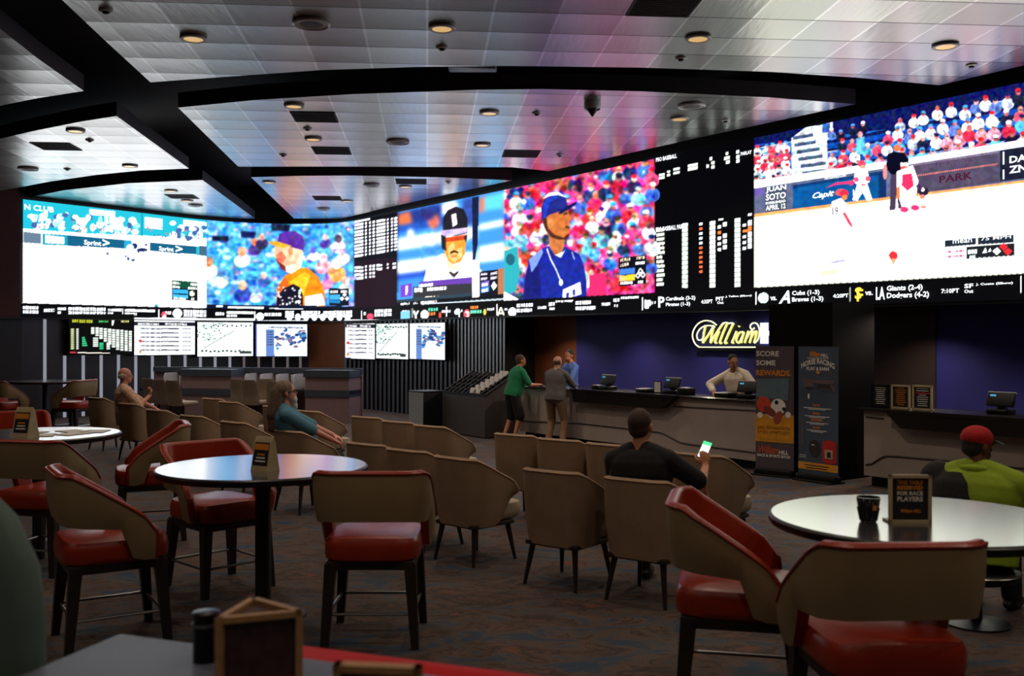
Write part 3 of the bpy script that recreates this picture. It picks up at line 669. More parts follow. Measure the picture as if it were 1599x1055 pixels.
# ------------------------------------------------------------------ the room
m = MB(); m.box((-2, 13, -.05), (30, 36, .1)); obj('floor', m, carpet(), kind='structure')
m = MB(); m.box((-2, 13, 6.3), (30, 36, .1)); obj('ceiling', m, M_void, kind='structure')
def strip_wall(name, pts, z0, z1, mt, th=.08, **kw):
    """vertical wall along plan points, thickness away from the room given by second list"""
    m = MB(); n = len(pts)
    a = pts; t = np.gradient(pts, axis=0); t /= np.linalg.norm(t, axis=1)[:, None]; nn = np.stack([t[:, 1], -t[:, 0]], 1); b = pts+nn*th
    rings = [[(a[i][0], a[i][1], z0), (a[i][0], a[i][1], z1), (b[i][0], b[i][1], z1), (b[i][0], b[i][1], z0)] for i in range(n)]
    m.loft(rings, sm=False); return obj(name, m, mt, **kw)
end_l = CURVE[-1]; end_r = CURVE[0]
strip_wall('wall_upper', curve_off(.16)[::4], 2.43, 6.25, M_black, .1, kind='structure')
strip_wall('wall_left', np.array([(-16.2,-4.0),(-16.2,8.),(-16.0,17.),(end_l[0]-.1, end_l[1])][::-1]), 0, 6.25, mat('dark_side_wall', (30,26,28), .7, var=.2, scale=1), .1, kind='structure')
strip_wall('wall_right', np.array([(end_r[0]+1.5, end_r[1]+1.2),(end_r[0]+1.2, 6.),(end_r[0]+1.2,-4.)][::-1])[::-1], 0, 6.25, mat('dark_side_wall_right', (34,30,30), .7, var=.2, scale=1), .1, kind='structure')
m = MB(); m.box((-2.9,-4.1,3.1), (26.5,.1,6.25)); obj('wall_back', m, mat('dark_back_wall', (30,28,30), .8, var=.2, scale=1), kind='structure')

# lower wall under the pictures
def seg(x0, x1, d, n=24): return cpt(np.linspace(x1, x0, n), d)
PX_END = 799.5+F*end_l[0]/end_l[1]
strip_wall('wall_corner', seg(PX_END+2, 34, .12, 12), 0, 2.43, M_black, .08, kind='structure')
strip_wall('wall_corner_upper', seg(PX_END+2, 30, .0, 12), 2.45, 5.9, M_red_wall, .08, kind='structure')
m = MB()
strip_wall('wall_far_left', seg(34, 482, .12, 60), 0, 2.43, M_panel, .08, kind='structure')
strip_wall('wall_far_middle', seg(482, 538, .12, 16), 0, 2.43, M_brown, .08, kind='structure')
def slats(name, x0, x1, d, n, mt, gap, z1=2.43):
    m = MB(); q = cpt(np.linspace(x0, x1, n*2+1), d); q2 = cpt(np.linspace(x0, x1, n*2+1), d+.06)
    for i in range(n):
        a, b = q[2*i], q[2*i+1]; a2, b2 = q2[2*i], q2[2*i+1]
        m.prism([tuple(a), tuple(b), tuple(b2), tuple(a2)], 0, z1)
    for xa, xb in zip(np.linspace(x0, x1, n+1), np.linspace(x0, x1, n+1)[1:]):
        m.prism([tuple(cpt(xa, d+.05)), tuple(cpt(xb, d+.05)), tuple(cpt(xb, d+.13)), tuple(cpt(xa, d+.13))], 0, z1, 1)
    return obj(name, m, [mt, gap], kind='structure')
slats('wall_slatted', 538, 714, .08, 26, M_slat, M_slat_dark)
slats('wall_slatted_pale', 714, 791, .08, 14, M_slat_light, M_slat)
# recess behind the counter
u790 = wu(790, .1); u900 = wu(900, .9); uR = wu(1760, .9)
def wallbox(m, u0, u1, d0, d1, z0, z1, mi=0, bev=0): return m.box(((u0+u1)/2, (d0+d1)/2, (z0+z1)/2), (u1-u0, d1-d0, z1-z0), mi, WM, bev)
WM = wmat(0, 0)
m = MB(); wallbox(m, u790-.1, u790, .1, 1.0, 0, 2.6); obj('wall_return', m, M_black, kind='structure')
m = MB(); wallbox(m, u790-.05, u900, .9, 1.0, 0, 2.6); obj('wall_counter_brown', m, M_brown, kind='structure')
uB1 = wu(1330, .9); uB2 = wu(1462, .9)
m = MB(); wallbox(m, u900, uB1, .9, 1.0, 0, 2.6); obj('wall_counter_blue', m, M_blue, kind='structure')
m = MB(); wallbox(m, uB1, uB2, .88, 1.0, 0, 2.6); obj('wall_counter_dark', m, mat('dark_brown_wall', (44,28,22), .75, var=.1, scale=2), kind='structure')
m = MB(); wallbox(m, uB2, 25.5, .9, 1.0, 0, 2.6); obj('wall_counter_blue_right', m, M_blue, kind='structure')
m = MB(); wallbox(m, u790-.1, 22.5, .12, 1.0, 2.45, 2.6); obj('ceiling_soffit', m, M_black, kind='structure')
# black column that cuts the counter
uc0 = wu(1201, -1.25); uc1 = wu(1300, -1.25)
m = MB(); wallbox(m, uc0, uc1, -1.25, -.3, 0, 2.43); obj('wall_column', m, mat('black_column', (8,7,7), .8, var=.15, scale=2, spec=.1), kind='structure')

# ------------------------------------------------------------------ the video wall
LM = led_material('screen_diodes', LED)
vw = thing('video_wall', 'long curved black wall of giant baseball pictures above the slatted walls and betting counter', 'video wall', (0,0,0))
strip_wall('housing', curve_off(.02)[:int(len(CURVE)*.955)], 2.40, 5.26, M_black, .12, parent=vw)
segs = [(36,322,'far left picture of a bright baseball infield','display'), (322,553,'picture of a player in an orange jersey with a glove','display'), (553,620,'narrow black board of white odds','odds_board'),
        (620,787,'picture of a batter in a helmet','display'), (787,1022,'picture of a man in a blue cap before a red crowd','display'), (1022,1178,'black board with columns of white and orange odds','odds_board'), (1178,1740,'largest picture, a baseball game with a pitcher and crowd','display')]
for x0, x1, lab, nm in segs:
    n = int((min(x1, 1740)-x0)/1.25)+1; zc = cpt((x0+x1)/2)[1]
    diode_grid(nm, LM, vw, cpt(np.linspace(x0, x1, n)), 2.775, 5.2 if x0 > 30 else 5.2, 1.25*zc/F, lab)
diode_grid('ticker_display', LM, vw, cpt(np.linspace(34, 1740, 1300)), 2.44, 2.775, .014, 'black ticker band of white team names and scores')
# readable words on the straight part of the wall
def wtext(m, s, x0, x1, yt, yb, mi=0, bold=.02, shear=0, d=-.012):
    u0, u1 = wu(x0, d), wu(x1, d); p = W(u0, d); h0 = wh(x0, yb, d); h1 = wh(x0, yt, d)
    text_on(m, s, (p.x, p.y, h0), (WT.x, WT.y, 0), (0,0,1), u1-u0, h1-h0, bold, shear, mi)
m = MB()
for s, x0, x1, a, b, *r in (('JUAN',1196,1228,292.5,302.5),('SOTO',1196,1227.5,303.5,313.5),('BOBBLEHEAD',1196,1227,315.5,319.5),('APRIL 12',1196,1227,321,329),('NATIONALS.COM',1288,1321,275,280.5),
    ('Capit',1269,1303,301,313),('l',1332,1334,296,305),('O',1335,1341,296,304),('DA',1576.5,1603,244,255),('ZN',1576,1604,259.5,271),
    ('vs.',1203,1213,463,469),('Cubs (1-3)',1237,1280,454,463),('Braves (1-3)',1237,1286,464,473),('4:20PT',1301,1325,459,465),('vs.',1351,1363,455,461),('Giants (2-4)',1385,1441,446,456.5),('Dodgers (4-2)',1385,1451,457,468),
    ('LA',1368,1382,448,468),('7:10PT',1470,1498,451,458),('SF',1506,1520,443,450),('Out',1506,1520,452,457.5),('J. Cueto (Elbow)',1524,1582,442,446.5),('A',1216,1234,454,474),
    ('P',1028,1038,463,480),('Cardinals (3-2)',1040,1086,463.5,471),('Pirates (1-3)',1040,1078,472.5,479.5),('4:35PT',1095,1113,468,474),('PIT',1118,1131,463.5,469.5),('Out',1120,1130,470.5,474.5),('J. Taillon (Elbow)',1133,1174,461.5,465),
    ('PRO BASEBALL',1024.5,1057,246.5,253),('PARLAY',1157,1174,237.5,243),('PRO BASEBALL PARLAY',1024.5,1075,355,362)):
    wtext(m, s, x0, x1, a, b, bold=.03, shear=.35 if s in ('Capit','A') else 0)
for x0, x1, y0, y1 in ((1566,1568.5,237,280),): 
    for q in ((x0,x1,y0+0,y0+20),(x0,x1,y0+28,y0+43)): wtext(m, 'I', q[0], q[1], q[2], q[3])
obj('lettering', m, G_white, vw)
m = MB(); wtext(m, 'S', 1335, 1346, 448.5, 467); wtext(m, 'F', 1338, 1348, 451.5, 470.5); obj('lettering', m, G_yellow, vw, label='amber overlapping team letters')
m = MB(); wtext(m, 'PARK', 1467, 1519, 275, 286); wtext(m, '19', 1300, 1309, 324, 336, bold=.01)
obj('lettering', m, [glow('dark_red_diodes', (120,40,80), .5)], vw); m = MB()
wtext(m, 'mean', 1488, 1518, 374.5, 380.5, bold=.01); wtext(m, '75 MPH', 1532, 1579, 370, 375.8, bold=.01); 
obj('lettering', m, G_white, vw)
m = MB(); wtext(m, 'NATIONALS', 1440, 1524, 256, 266.5, d=-.014); obj('lettering', m, G_dim, vw)

def ctext(m, s, x0, x1, yt, yb):
    """letters on the curved far part of the wall"""
    p, q = cpt(x0, -.03), cpt(x1, -.03); e = Vector((q[0]-p[0], q[1]-p[1], 0)); text_on(m, s, (p[0], p[1], Z(yb, p[1])), e, (0,0,1), e.length, Z(yt, p[1])-Z(yb, p[1]), .03)
m = MB(); ctext(m, 'Sprint', 131, 158, 374, 384); ctext(m, '>', 160, 171, 373, 384); ctext(m, 'Sprint', 248, 271, 384, 393); ctext(m, '>', 274, 285, 383, 393); ctext(m, 'N CLUB', 38, 84, 318, 327)
obj('lettering', m, G_white, vw)
# ------------------------------------------------------------------ televisions under the wall
TM = led_material('television_pixels', LED*.6)
def tv(x0, x1, y0, y1, label, d=-.1):
    a, b = cpt(x0, d), cpt(x1, d); zc = (a[1]+b[1])/2; h1 = Z(y0, zc); h0 = Z(y1, zc)
    c = (a+b)/2; t = thing('television', label, 'television', (c[0], c[1], h0), math.atan2(b[1]-a[1], b[0]-a[0]), 'televisions under the video wall')
    wd = float(np.linalg.norm(b-a)); m = MB(); m.box((0, .05, (h1-h0)/2), (wd-.01, .06, h1-h0), bev=.01); obj('housing', m, M_black, t)
    m = MB(); m.box((0, .15, (h1-h0)/2), (.3,.14,.25)); obj('wall_bracket', m, M_dmetal, t)
    e = .012
    n = int((x1-x0)/1.0)+1
    s = diode_grid('screen', TM, None, np.linspace(a*(1-e)+b*e, b*(1-e)+a*e, n), h0+.02, h1-.02, .012)
    # stand the screen in the housing's own frame
    Mi = (Matrix.Translation(t.location) @ Matrix.Rotation(t.rotation_euler.z, 4, 'Z')).inverted()
    s.data.transform(Mi); s.data.transform(Matrix.Translation((0,.015,0))); s.parent = t
for a in ((108.5,208,498,553,'black television with green and white betting rows, leftmost under the video wall'), (209,306,499,555,'television with a white race table, second from the left end of its bank'),
          (307.5,396.5,502,557,'television with a pale racetrack diagram, third in the left bank'), (398,480.5,505,557,'television with a blue sea-like scene, right end of the left bank'),
          (538,585,504,561,'television with a white race table, left one on the grey slatted wall'), (586,637,504,561,'television with a pale racetrack diagram, middle one on the grey slatted wall'),
          (638.5,694.5,503,562,'television with a blue scene and sidebar, right one on the grey slatted wall')): tv(*a)
# upright lit strips on the far left wall
ML = glow('lit_strip', (205,208,225), .42)
for k, x in enumerate((70,101,130,158,185,212,238,264,289,313,336,359,381,404,427,449,469)):
    p = cpt(x, .07); q = cpt(x+1, .07); a = math.atan2(q[1]-p[1], q[0]-p[0]); t1 = 2.40 if x < 90 else 1.5
    m = MB(); m.box((0,0,t1/2+.02), (.062,.04,t1)); o = obj('light_strip', m, ML if k < 12 else glow('faint_strip', (165,150,150), .3)); o.location = (p[0], p[1], 0); o.rotation_euler = (0,0,a)
    tag(o, 'slim white upright light strip on the dark far wall below the televisions' if k else 'tall white upright light strip left of the televisions, reaching up to the video wall', 'light strip', 'light strips on the far wall')

# ------------------------------------------------------------------ ceiling clouds
HC = CH+3.35
def cw(px, py): d = F*3.35/(527.5-py); return ((px-799.5)/F*d, d)
def cloud(name, pts, th=.22):
    m = MB(); poly = [cw(*p) if len(p) == 2 else p[:2] for p in pts]; m.prism(poly, HC, HC+th, 0, 1)
    o = obj(name, m, [M_tile, M_fascia], kind='structure'); return o
CL = {
 'A': [(-3.45,-3.4,0),(97,0),(168,67),(235,128.5),(350,120),(500,109.5),(650,104.5),(800,103),(1000,105.5),(1200,112),(1336,121),(1467,133),(1599,102),(1790,55),(9.2,7.5,0),(8.6,-3.4,0)],
 'B': [(278,168),(400,156),(550,147),(750,140),(850,139),(1000,142.5),(1200,152),(1336,162.5),(1100,213),(857,267),(800,261),(550,260),(372,260)],
 'C': [(392,276.5),(470,274.5),(550,274),(680,276.5),(800,281.5),(700,303),(600,325),(535,341),(459,341)],
 'D': [(-12.,-3.4,0),(-4.55,-3.4,0),(0,45),(60,92),(131,142),(60,153),(0,165),(-200,190),(-13.5,12.,0)],
 'E': [(182,181),(125,190),(50,205),(0,216.5),(-120,250),(-100,320),(0,298),(80,283),(150,273),(220,266),(295,263)],
 'F': [(316,281),(200,286),(100,297),(35,310),(-10,318),(60,330),(180,337),(300,343),(340,345),(398,341)],
}
for k, pts in CL.items():
    o = cloud('ceiling', pts)
    o['label'] = 'suspended cloud of brushed square metal tiles'

# ceiling fittings
M_lampin = mat('lamp_reflector', (190,150,90), .3, .8, emit=(255,205,130), es=.55)
M_grille = mat('speaker_grille', (120,120,124), .7, .3)
M_trim = mat('pale_ceiling_trim', (205,205,208), .45, .2)
def downlight(px, py, lab, r=.11, on=True, xy=None):
    x, y = xy or cw(px, py); t = thing('downlight', lab, 'ceiling light', (x, y, HC-.03), 0, 'recessed ceiling downlights')
    m = MB(); m.lathe([(r,.03),(r+.035,.028),(r+.04,.012),(r+.03,0),(r,0),(r-.008,.03)], 28); obj('trim_ring', m, M_trim, t)
    m = MB(); m.lathe([(r-.006,.004),(r*.8,.02),(r*.5,.028),(.01,.029)], 28); obj('lamp_lens', m, M_lampin, t)
    if on:
        ld = bpy.data.lights.new('downlight_beam', 'SPOT'); ld.energy = DOWN*(.6 if xy else 1); ld.color = (1,.8,.62); ld.spot_size = 2.3; ld.spot_blend = .8; ld.shadow_soft_size = .09
        lo = bpy.data.objects.new('downlight_beam', ld); C.objects.link(lo); lo.parent = t; lo.location = (0,0,-.03)
def disc(name, px, py, r, lab, cat, mt, th=.03, grp=None, dome=False):
    x, y = cw(px, py); t = thing(name, lab, cat, (x, y, HC-th), 0, grp)
    m = MB(); m.lathe([(r*.97,th),(r,th*.8),(r,th*.3),(r*.93,0),(r*.88,th*.25),(r*.86,th*.25)], 28); obj('rim', m, M_trim, t)
    m = MB(); m.lathe([(r*.87,th*.3),(r*.4,th*(.2 if not dome else -.4)),(.01,th*(.15 if not dome else -.9))], 28); obj('grille' if not dome else 'dome', m, mt, t)
for px, py, lab in ((302,58,'warm downlight in the nearest metal ceiling, left of all its lamps'),(690,42,'warm downlight in the nearest ceiling, just right of the big round speaker'),(1090,58,'warm downlight in the nearest ceiling, right of the dark square vent'),(1476,70,'warm downlight near the corner of the ceiling above the biggest picture'),
    (459,164,'downlight in the middle cloud at its left, above the first vent'),(489,216,'small downlight between two square vents in the middle cloud'),(764,175,'downlight at the front centre of the middle cloud'),(753,225,'downlight at the back centre of the middle cloud'),(1061,184,'downlight by the oval speaker at the right of the middle cloud'),
    (420,283.5,'tiny downlight at the left tip of the farthest right cloud'),(633,290.5,'tiny downlight on the right of the farthest right cloud'),(542,313,'tiny downlight nearest the far corner above the orange player picture'),
    (118,203,'downlight at the front of the greenish left cloud'),(203,258,'downlight at the back of the greenish left cloud'),(267,297,'tiny downlight above the far left picture, nearer one'),(292,312.5,'tiny downlight above the far left picture, farther one')):
    downlight(px, py, lab)
for px, py, r, lab in ((486,34,.2,'large round speaker in the nearest ceiling'),(621,220,.2,'round speaker at the back of the middle cloud'),(1080,163.5,.2,'round speaker at the right end of the middle cloud'),(44,262,.19,'round speaker in the greenish left cloud'),(580,287.5,.18,'round speaker in the far right cloud'),(305,319.5,.18,'round speaker in the cloud above the far left picture'),(505,325,.17,'round speaker near the tip of the farthest cloud')):
    disc('ceiling_speaker', px, py, r, lab, 'speaker', M_grille, .04, 'ceiling speakers')
# the rows of downlights go on over the photographer's head and behind
for k, (x, y) in enumerate(((-2.2,7.6),(.9,7.4),(4.0,7.2),(7.0,7.6),(-2.0,4.2),(1.2,4.0),(4.4,3.8),(7.2,3.9),(-1.8,.9),(1.5,.8),(4.7,.7),(-6.6,7.4),(-9.6,7.8),(-6.3,4.0),(-9.4,4.2),(-6.2,.8))):
    downlight(0, 0, 'ceiling downlight above the photographer, outside the picture', xy=(x, y))
disc('camera_dome', 925,159,.12,'round grey camera dome under the middle cloud','camera', M_dmetal, .11, None, True)
for px, py, lab in ((165,15.5,'small round detector at the left corner of the nearest ceiling'),(690,73.5,'small round detector behind the centre downlight of the nearest ceiling'),(1063,90,'small round detector behind the right centre downlight'),(1517,101,'small round detector at the far right of the nearest ceiling'),
    (480,200,'tiny sprinkler between the vents of the middle cloud'),(442,241,'tiny sprinkler at the back left of the middle cloud'),(838,176,'tiny sprinkler at the front of the middle cloud'),(874,241,'tiny sprinkler at the back right of the middle cloud'),(1133,187,'dark sprinkler at the right end of the middle cloud'),(140,218,'tiny sprinkler behind the front lamp of the greenish cloud'),(105,263,'tiny sprinkler at the back of the greenish cloud'),(700,283,'tiny sprinkler at the right of the farthest cloud')):
    x, y = cw(px, py); t = thing('ceiling_sprinkler', lab, 'sprinkler', (x, y, HC-.035), 0, 'ceiling sprinklers and detectors')
    m = MB(); m.lathe([(.07,.035),(.068,.022),(.045,.012),(.04,.02)], 18); obj('rosette', m, M_trim, t)
    m = MB(); m.lathe([(.03,.02),(.03,-.002),(.01,-.01)], 12); obj('head', m, M_dmetal, t)
M_vent = mat('dark_vent', (70,68,74), .7, .2)
for px, py, lab in ((1015,14,'dark square vent in the nearest ceiling'),(470,184,'dark square vent in the middle cloud, front one'),(497,230,'dark square vent in the middle cloud, back one'),(97,230,'dark square vent in the greenish left cloud'),(278,305,'dark square vent above the far left picture'),(497,310,'dark square vent in the pink part of the far cloud'),(632,283.5,'dark square vent at the front of the far cloud'),(800,240,'dark square vent at the back right of the middle cloud')):
    x, y = cw(px, py); k, s = math.cos(TROT), math.sin(TROT)
    gx, gy = x*k-y*s, x*s+y*k; gx = (math.floor(gx/TILE)+.5)*TILE; gy = (math.floor(gy/TILE)+.5)*TILE; x, y = gx*k+gy*s, -gx*s+gy*k
    t = thing('ceiling_vent', lab, 'vent', (x, y, HC-.012), -TROT, 'square ceiling vents')
    m = MB()
    for a, b, c, d in ((0,.32,.66,.02),(0,-.32,.66,.02),(.32,0,.02,.66),(-.32,0,.02,.66)): m.box((a,b,.006), (c,d,.012))
    obj('frame', m, M_vent, t)
    m = MB(); m.box((0,0,.009), (.62,.62,.004))
    for k2 in range(12): m.box((0,-.29+k2*.052,.004), (.62,.012,.008))
    obj('louvre', m, M_vent, t)
# dark projector box hanging in the gap
x, y = cw(738,116); t = thing('ceiling_projector', 'dark box hanging in the black gap above the middle cloud', 'projector', (x, y, HC+.05))
m = MB(); m.box((0,0,.08), (.62,.3,.14), bev=.02); obj('body', m, M_dmetal, t); m = MB(); m.box((0,0,.55), (.04,.04,.8)); obj('mount', m, M_dmetal, t)
# ------------------------------------------------------------------ betting counter
TOP = 1.03
def counter(name, u0, u1, lab, led, grooves, apron):
    t = thing(name, lab, 'counter', (0,0,0))
    m = MB(); wallbox(m, u0, u1, -1.2, -.55, .14, TOP-.03); obj('front_panel', m, M_counter, t)
    m = MB(); wallbox(m, u0+.05, u1, -1.1, -.6, 0, .14); obj('toe_kick', m, M_kick, t)
    m = MB(); wallbox(m, u0-.04, u1, -1.26, -.5, TOP-.03, TOP, bev=.012); obj('countertop', m, M_counter2, t)
    for g in grooves:
        m = MB()
        for (a, b) in zip(g, g[1:]):
            pa, pb = [Vector((wu(px, -1.205), -1.205, wh(px, py, -1.2))) for px, py in (a, b)]
            m.tube([pa, pb], .012, 6, 0, WM)
        obj('groove_trim', m, M_groove, t)
    x0, x1, s0, s1 = apron; a0, a1 = wu(x0, -1.3), wu(x1, -1.3)
    m = MB(); prof = [(a0, TOP-.03), (a0+s0, TOP-.22), (a1-s1, TOP-.22), (a1, TOP-.03)]
    v = [(u, d, z) for d in (-1.34, -1.2) for u, z in prof]
    m.add(v, [(0,1,2,3),(7,6,5,4),(0,3,7,4),(1,5,6,2),(0,4,5,1),(3,2,6,7)], 0, False, WM)
    wallbox(m, a0-.02, a1+.02, -1.36, -1.2, TOP-.03, TOP+.008)
    obj('writing_ledge', m, M_counter2, t)
    return t
counter('betting_counter', wu(812, -1.2), uc0-.01, 'long taupe betting counter with black top, left of the black column', 0,
        [[(815,657),(905,660.5),(1025,674),(1035,676),(1061,690),(1075,693),(1179,706)], [(1052,634),(1100,636.5),(1200,641.5)]], (895,1055,.05,.3))
ur0 = wu(1349, -1.2)
counter('betting_counter', ur0, wu(1720, -1.2), 'taupe betting counter right of the black column behind the man in a red cap', 0,
        [[(1352,725),(1362,723.5),(1375,715),(1384,711.5),(1400,712),(1468,718),(1600,731)], [(1352,650),(1380,653)]], (1386,1719,.2,.02))
for o in C.objects:
    if o.name.startswith('betting_counter'): pass
# lamps in the soffit over the counter
for k, u in enumerate((6.5, 8.6, 10.7, 12.6, 16.9, 19.2)):
    p = W(u, -.05 if k else .3); t = thing('soffit_downlight', 'small warm downlight in the black soffit over the betting counter', 'ceiling light', (p.x, p.y, 2.385), 0, 'soffit downlights')
    if k == 0: p = W(u, .22); t.location = (p.x, p.y, 2.43)
    else: p = W(u, .22); t.location = (p.x, p.y, 2.43)
    m = MB(); m.lathe([(.06,.02),(.075,.015),(.075,0),(.06,0),(.055,.012),(.01,.014)], 20); obj('trim_ring', m, M_lampin, t)
    ld = bpy.data.lights.new('soffit_beam', 'SPOT'); ld.energy = DESK; ld.color = (1,.82,.68); ld.spot_size = 2.5; ld.spot_blend = .7; ld.shadow_soft_size = .05
    lo = bpy.data.objects.new('soffit_beam', ld); C.objects.link(lo); lo.parent = t; lo.location = (0,0,-.02); t.rotation_euler = (0,0,WROT); lo.rotation_euler = (-.25,0,0)

# ------------------------------------------------------------------ glowing sign on the blue wall
def sgn(px, py, d): return Vector((wu(px, d), d, wh(px, py, d)))
t = thing('wall_sign', 'glowing yellow script sign with white block letters on the blue wall', 'sign', (0,0,0))
def cc(px, py): return (1060+px/5.86, 480+py/5.86)
def smooth(pts, n=6):
    q = catmull(pts, n); return [tuple(p) for p in q]
def stroke(m, pts, r, d, mi=0, sm=True):
    pts = smooth(pts) if sm and len(pts) > 2 else pts
    m.tube([sgn(*cc(*p), d) for p in pts], r, 6, mi, WM)
out1 = [(345,160),(300,128),(240,120),(180,145),(138,200),(125,262),(146,325),(178,355),(215,362),(500,362),(900,362)]
out2 = [(330,178),(290,165),(235,170),(190,200),(165,250),(175,292),(205,295),(228,262),(222,225)]
letters = [[(248,165),(232,240),(222,325)],[(222,325),(275,250),(325,165)],[(322,168),(305,250),(292,325)],[(292,325),(345,240),(398,160),(415,142)],
           [(372,218),(345,285),(335,322),(350,322)],[(445,150),(405,240),(378,322),(395,322)],[(500,150),(458,240),(425,322),(445,322)],[(532,218),(505,285),(490,322),(505,322)],[(553,170),(556,178)],
           [(592,222),(555,235),(530,290),(540,322),(565,310),(600,225)],[(600,225),(578,300),(575,325)],[(640,215),(618,285),(606,325)],[(622,280),(655,228),(678,218),(665,275),(650,325)],[(662,280),(695,228),(716,220),(705,275),(692,325)]]
m = MB()
for s in letters: stroke(m, s, .017, .865)
obj('script_letters', m, glow('yellow_neon', (240,232,96), 1.1), t)
m = MB()
for s in letters:
    stroke(m, [(x-9, y-4) for x, y in s], .008, .85)
for s in (out1, out2, [(692,325),(725,290),(738,215),(722,158),(692,140),(660,155),(655,185),(675,200),(692,185)], [(400,155),(420,138),(450,140)], [(455,148),(480,140),(505,150)]): stroke(m, s, .013, .86)
obj('neon_outline', m, glow('pale_neon', (250,248,200), 1.5), t)
m = MB()
p = sgn(*cc(745,330), .84); q = sgn(*cc(745,140), .84); pw = W(p.x, .84)
text_on(m, 'HILL', (pw.x, pw.y, p.z), (WT.x, WT.y, 0), (0,0,1), 1.9, q.z-p.z, .045)
obj('block_letters', m, glow('white_sign', (250,250,255), 1.5), t)
m = MB(); pts = smooth([(x+4, y+6) for x, y in out1]); 
for a, b in zip(pts, pts[1:]): m.tube([sgn(*cc(*a), .89), sgn(*cc(*b), .89)], .03, 6, 0, WM)
wallbox(m, wu(cc(190,0)[0], .9), wu(cc(900,0)[0], .9), .80, .9, wh(1100, 547, .88), wh(1100, 542.5, .88))
obj('backing_tray', m, M_dmetal, t)

# ------------------------------------------------------------------ terminals on the counter
def terminal(px, lab, d=-.85, rz=.0, sc=1.0):
    p = wp(px, d); t = thing('betting_terminal', lab, 'terminal', (p.x, p.y, TOP), WROT+rz, 'betting terminals on the counters', sc)
    m = MB(); m.box((0,.0,.03), (.26,.24,.06), bev=.02); m.box((0,.03,.09), (.09,.07,.1)); obj('stand', m, M_dmetal, t)
    R = Matrix.Translation((0,.0,.17)) @ Matrix.Rotation(-.35, 4, 'X')
    m = MB(); m.box((0,0,0), (.34,.05,.17), 0, R, .015); obj('screen_back', m, M_black, t)
    m = MB(); m.box((0,.004,.092), (.34,.045,.014), 0, R, .005); obj('top_rim', m, M_white, t)
    m = MB(); m.box((-.09,-.029,.045), (.07,.006,.02), 0, R); obj('customer_display', m, glow('cyan_display', (90,180,220), .8), t)
terminal(949, 'black betting terminal with pale rim, left end of the long counter'); terminal(1050, 'black betting terminal right of the small white notice on the long counter')
terminal(1167, 'black betting terminal beside the man in a white shirt', rz=.1); terminal(1563, 'black betting terminal with blue display on the right counter', d=-.8)
def low_box(name, lab, px, w, dd, h, mt, cat, d=-.9):
    p = wp(px, d); t = thing(name, lab, cat, (p.x, p.y, TOP), WROT)
    m = MB(); m.box((0,0,h/2), (w,dd,h), bev=.015); obj('body', m, mt, t)
    m = MB(); m.box((0,-.02,h+.004), (w*.7,dd*.5,.01)); obj('cover', m, M_white, t)
low_box('ticket_printer', 'low black ticket printer on the counter between two terminals', 1010, .3,.26,.06, M_dmetal, 'printer')
low_box('ticket_printer', 'black ticket printer beside the terminal in the middle of the long counter', 1071, .2,.24,.11, M_dmetal, 'printer')
low_box('ticket_printer', 'black ticket printer by the hand of the man in a white shirt', 1134, .3,.24,.07, M_dmetal, 'printer')
low_box('ticket_printer', 'small dark ticket printer left of the leftmost terminal', 933, .14,.2,.07, M_dmetal, 'printer')
p = wp(1027, -.95); t = thing('notice_stand', 'small upright white notice on the long counter between terminals', 'notice', (p.x, p.y, TOP), WROT+.2)
m = MB(); m.box((0,0,.1), (.15,.012,.2)); m.box((0,.03,.005), (.15,.08,.01)); obj('frame', m, M_dmetal, t)
m = MB(); m.box((0,-.008,.1), (.12,.004,.17)); obj('notice_sheet', m, M_paper, t)
# framed notices at the left end of the right counter
for k, (px0, px1, cols, lab) in enumerate(((1361,1389,(M_dark_print,M_letter),'clear upright notice of small white lines, leftmost of the framed notices'),(1392,1421,(M_cream,M_dark_print),'dark framed notice with orange lettering, middle of three on the right counter'),(1425,1456,(M_cream,M_dark_print),'dark framed notice with a red line, right one of three on the right counter'))):
    d = -1.0; pa, pb = wp(px0, d), wp(px1, d); c = (pa+pb)/2; wd = (pb-pa).length
    t = thing('framed_notice', lab, 'sign', (c.x, c.y, TOP), WROT+.0, 'framed notices on the right counter'); h = wh((px0+px1)/2, 600+k*.6, d)-TOP
    m = MB()
    for a, b, x, z in ((-wd/2+.012,h/2,.024,h),(wd/2-.012,h/2,.024,h),(0,.012,wd,.024),(0,h-.012,wd,.024)): m.box((a,0,b), (x,.02,z))
    m.box((0,.05,.006), (wd*.8,.1,.012)); obj('frame', m, M_cream if k else M_dmetal, t)
    m = MB(); m.box((0,.004,h/2), (wd-.03,.006,h-.03)); obj('poster', m, M_dark_print, t)
    m = MB(); r = random.Random(k)
    for j in range(9): 
        ww = wd*r.uniform(.35,.62); m.box((0,-.001,h*(.86-j*.085)), (ww,.003,.008))
    obj('print_lines', m, (M_letter, M_orange, M_letter)[k], t)
    if k == 2: m = MB(); m.box((0,-.002,h*.68), (wd*.7,.003,.014)); obj('red_line', m, mat('red_print', (210,40,40), .6), t)

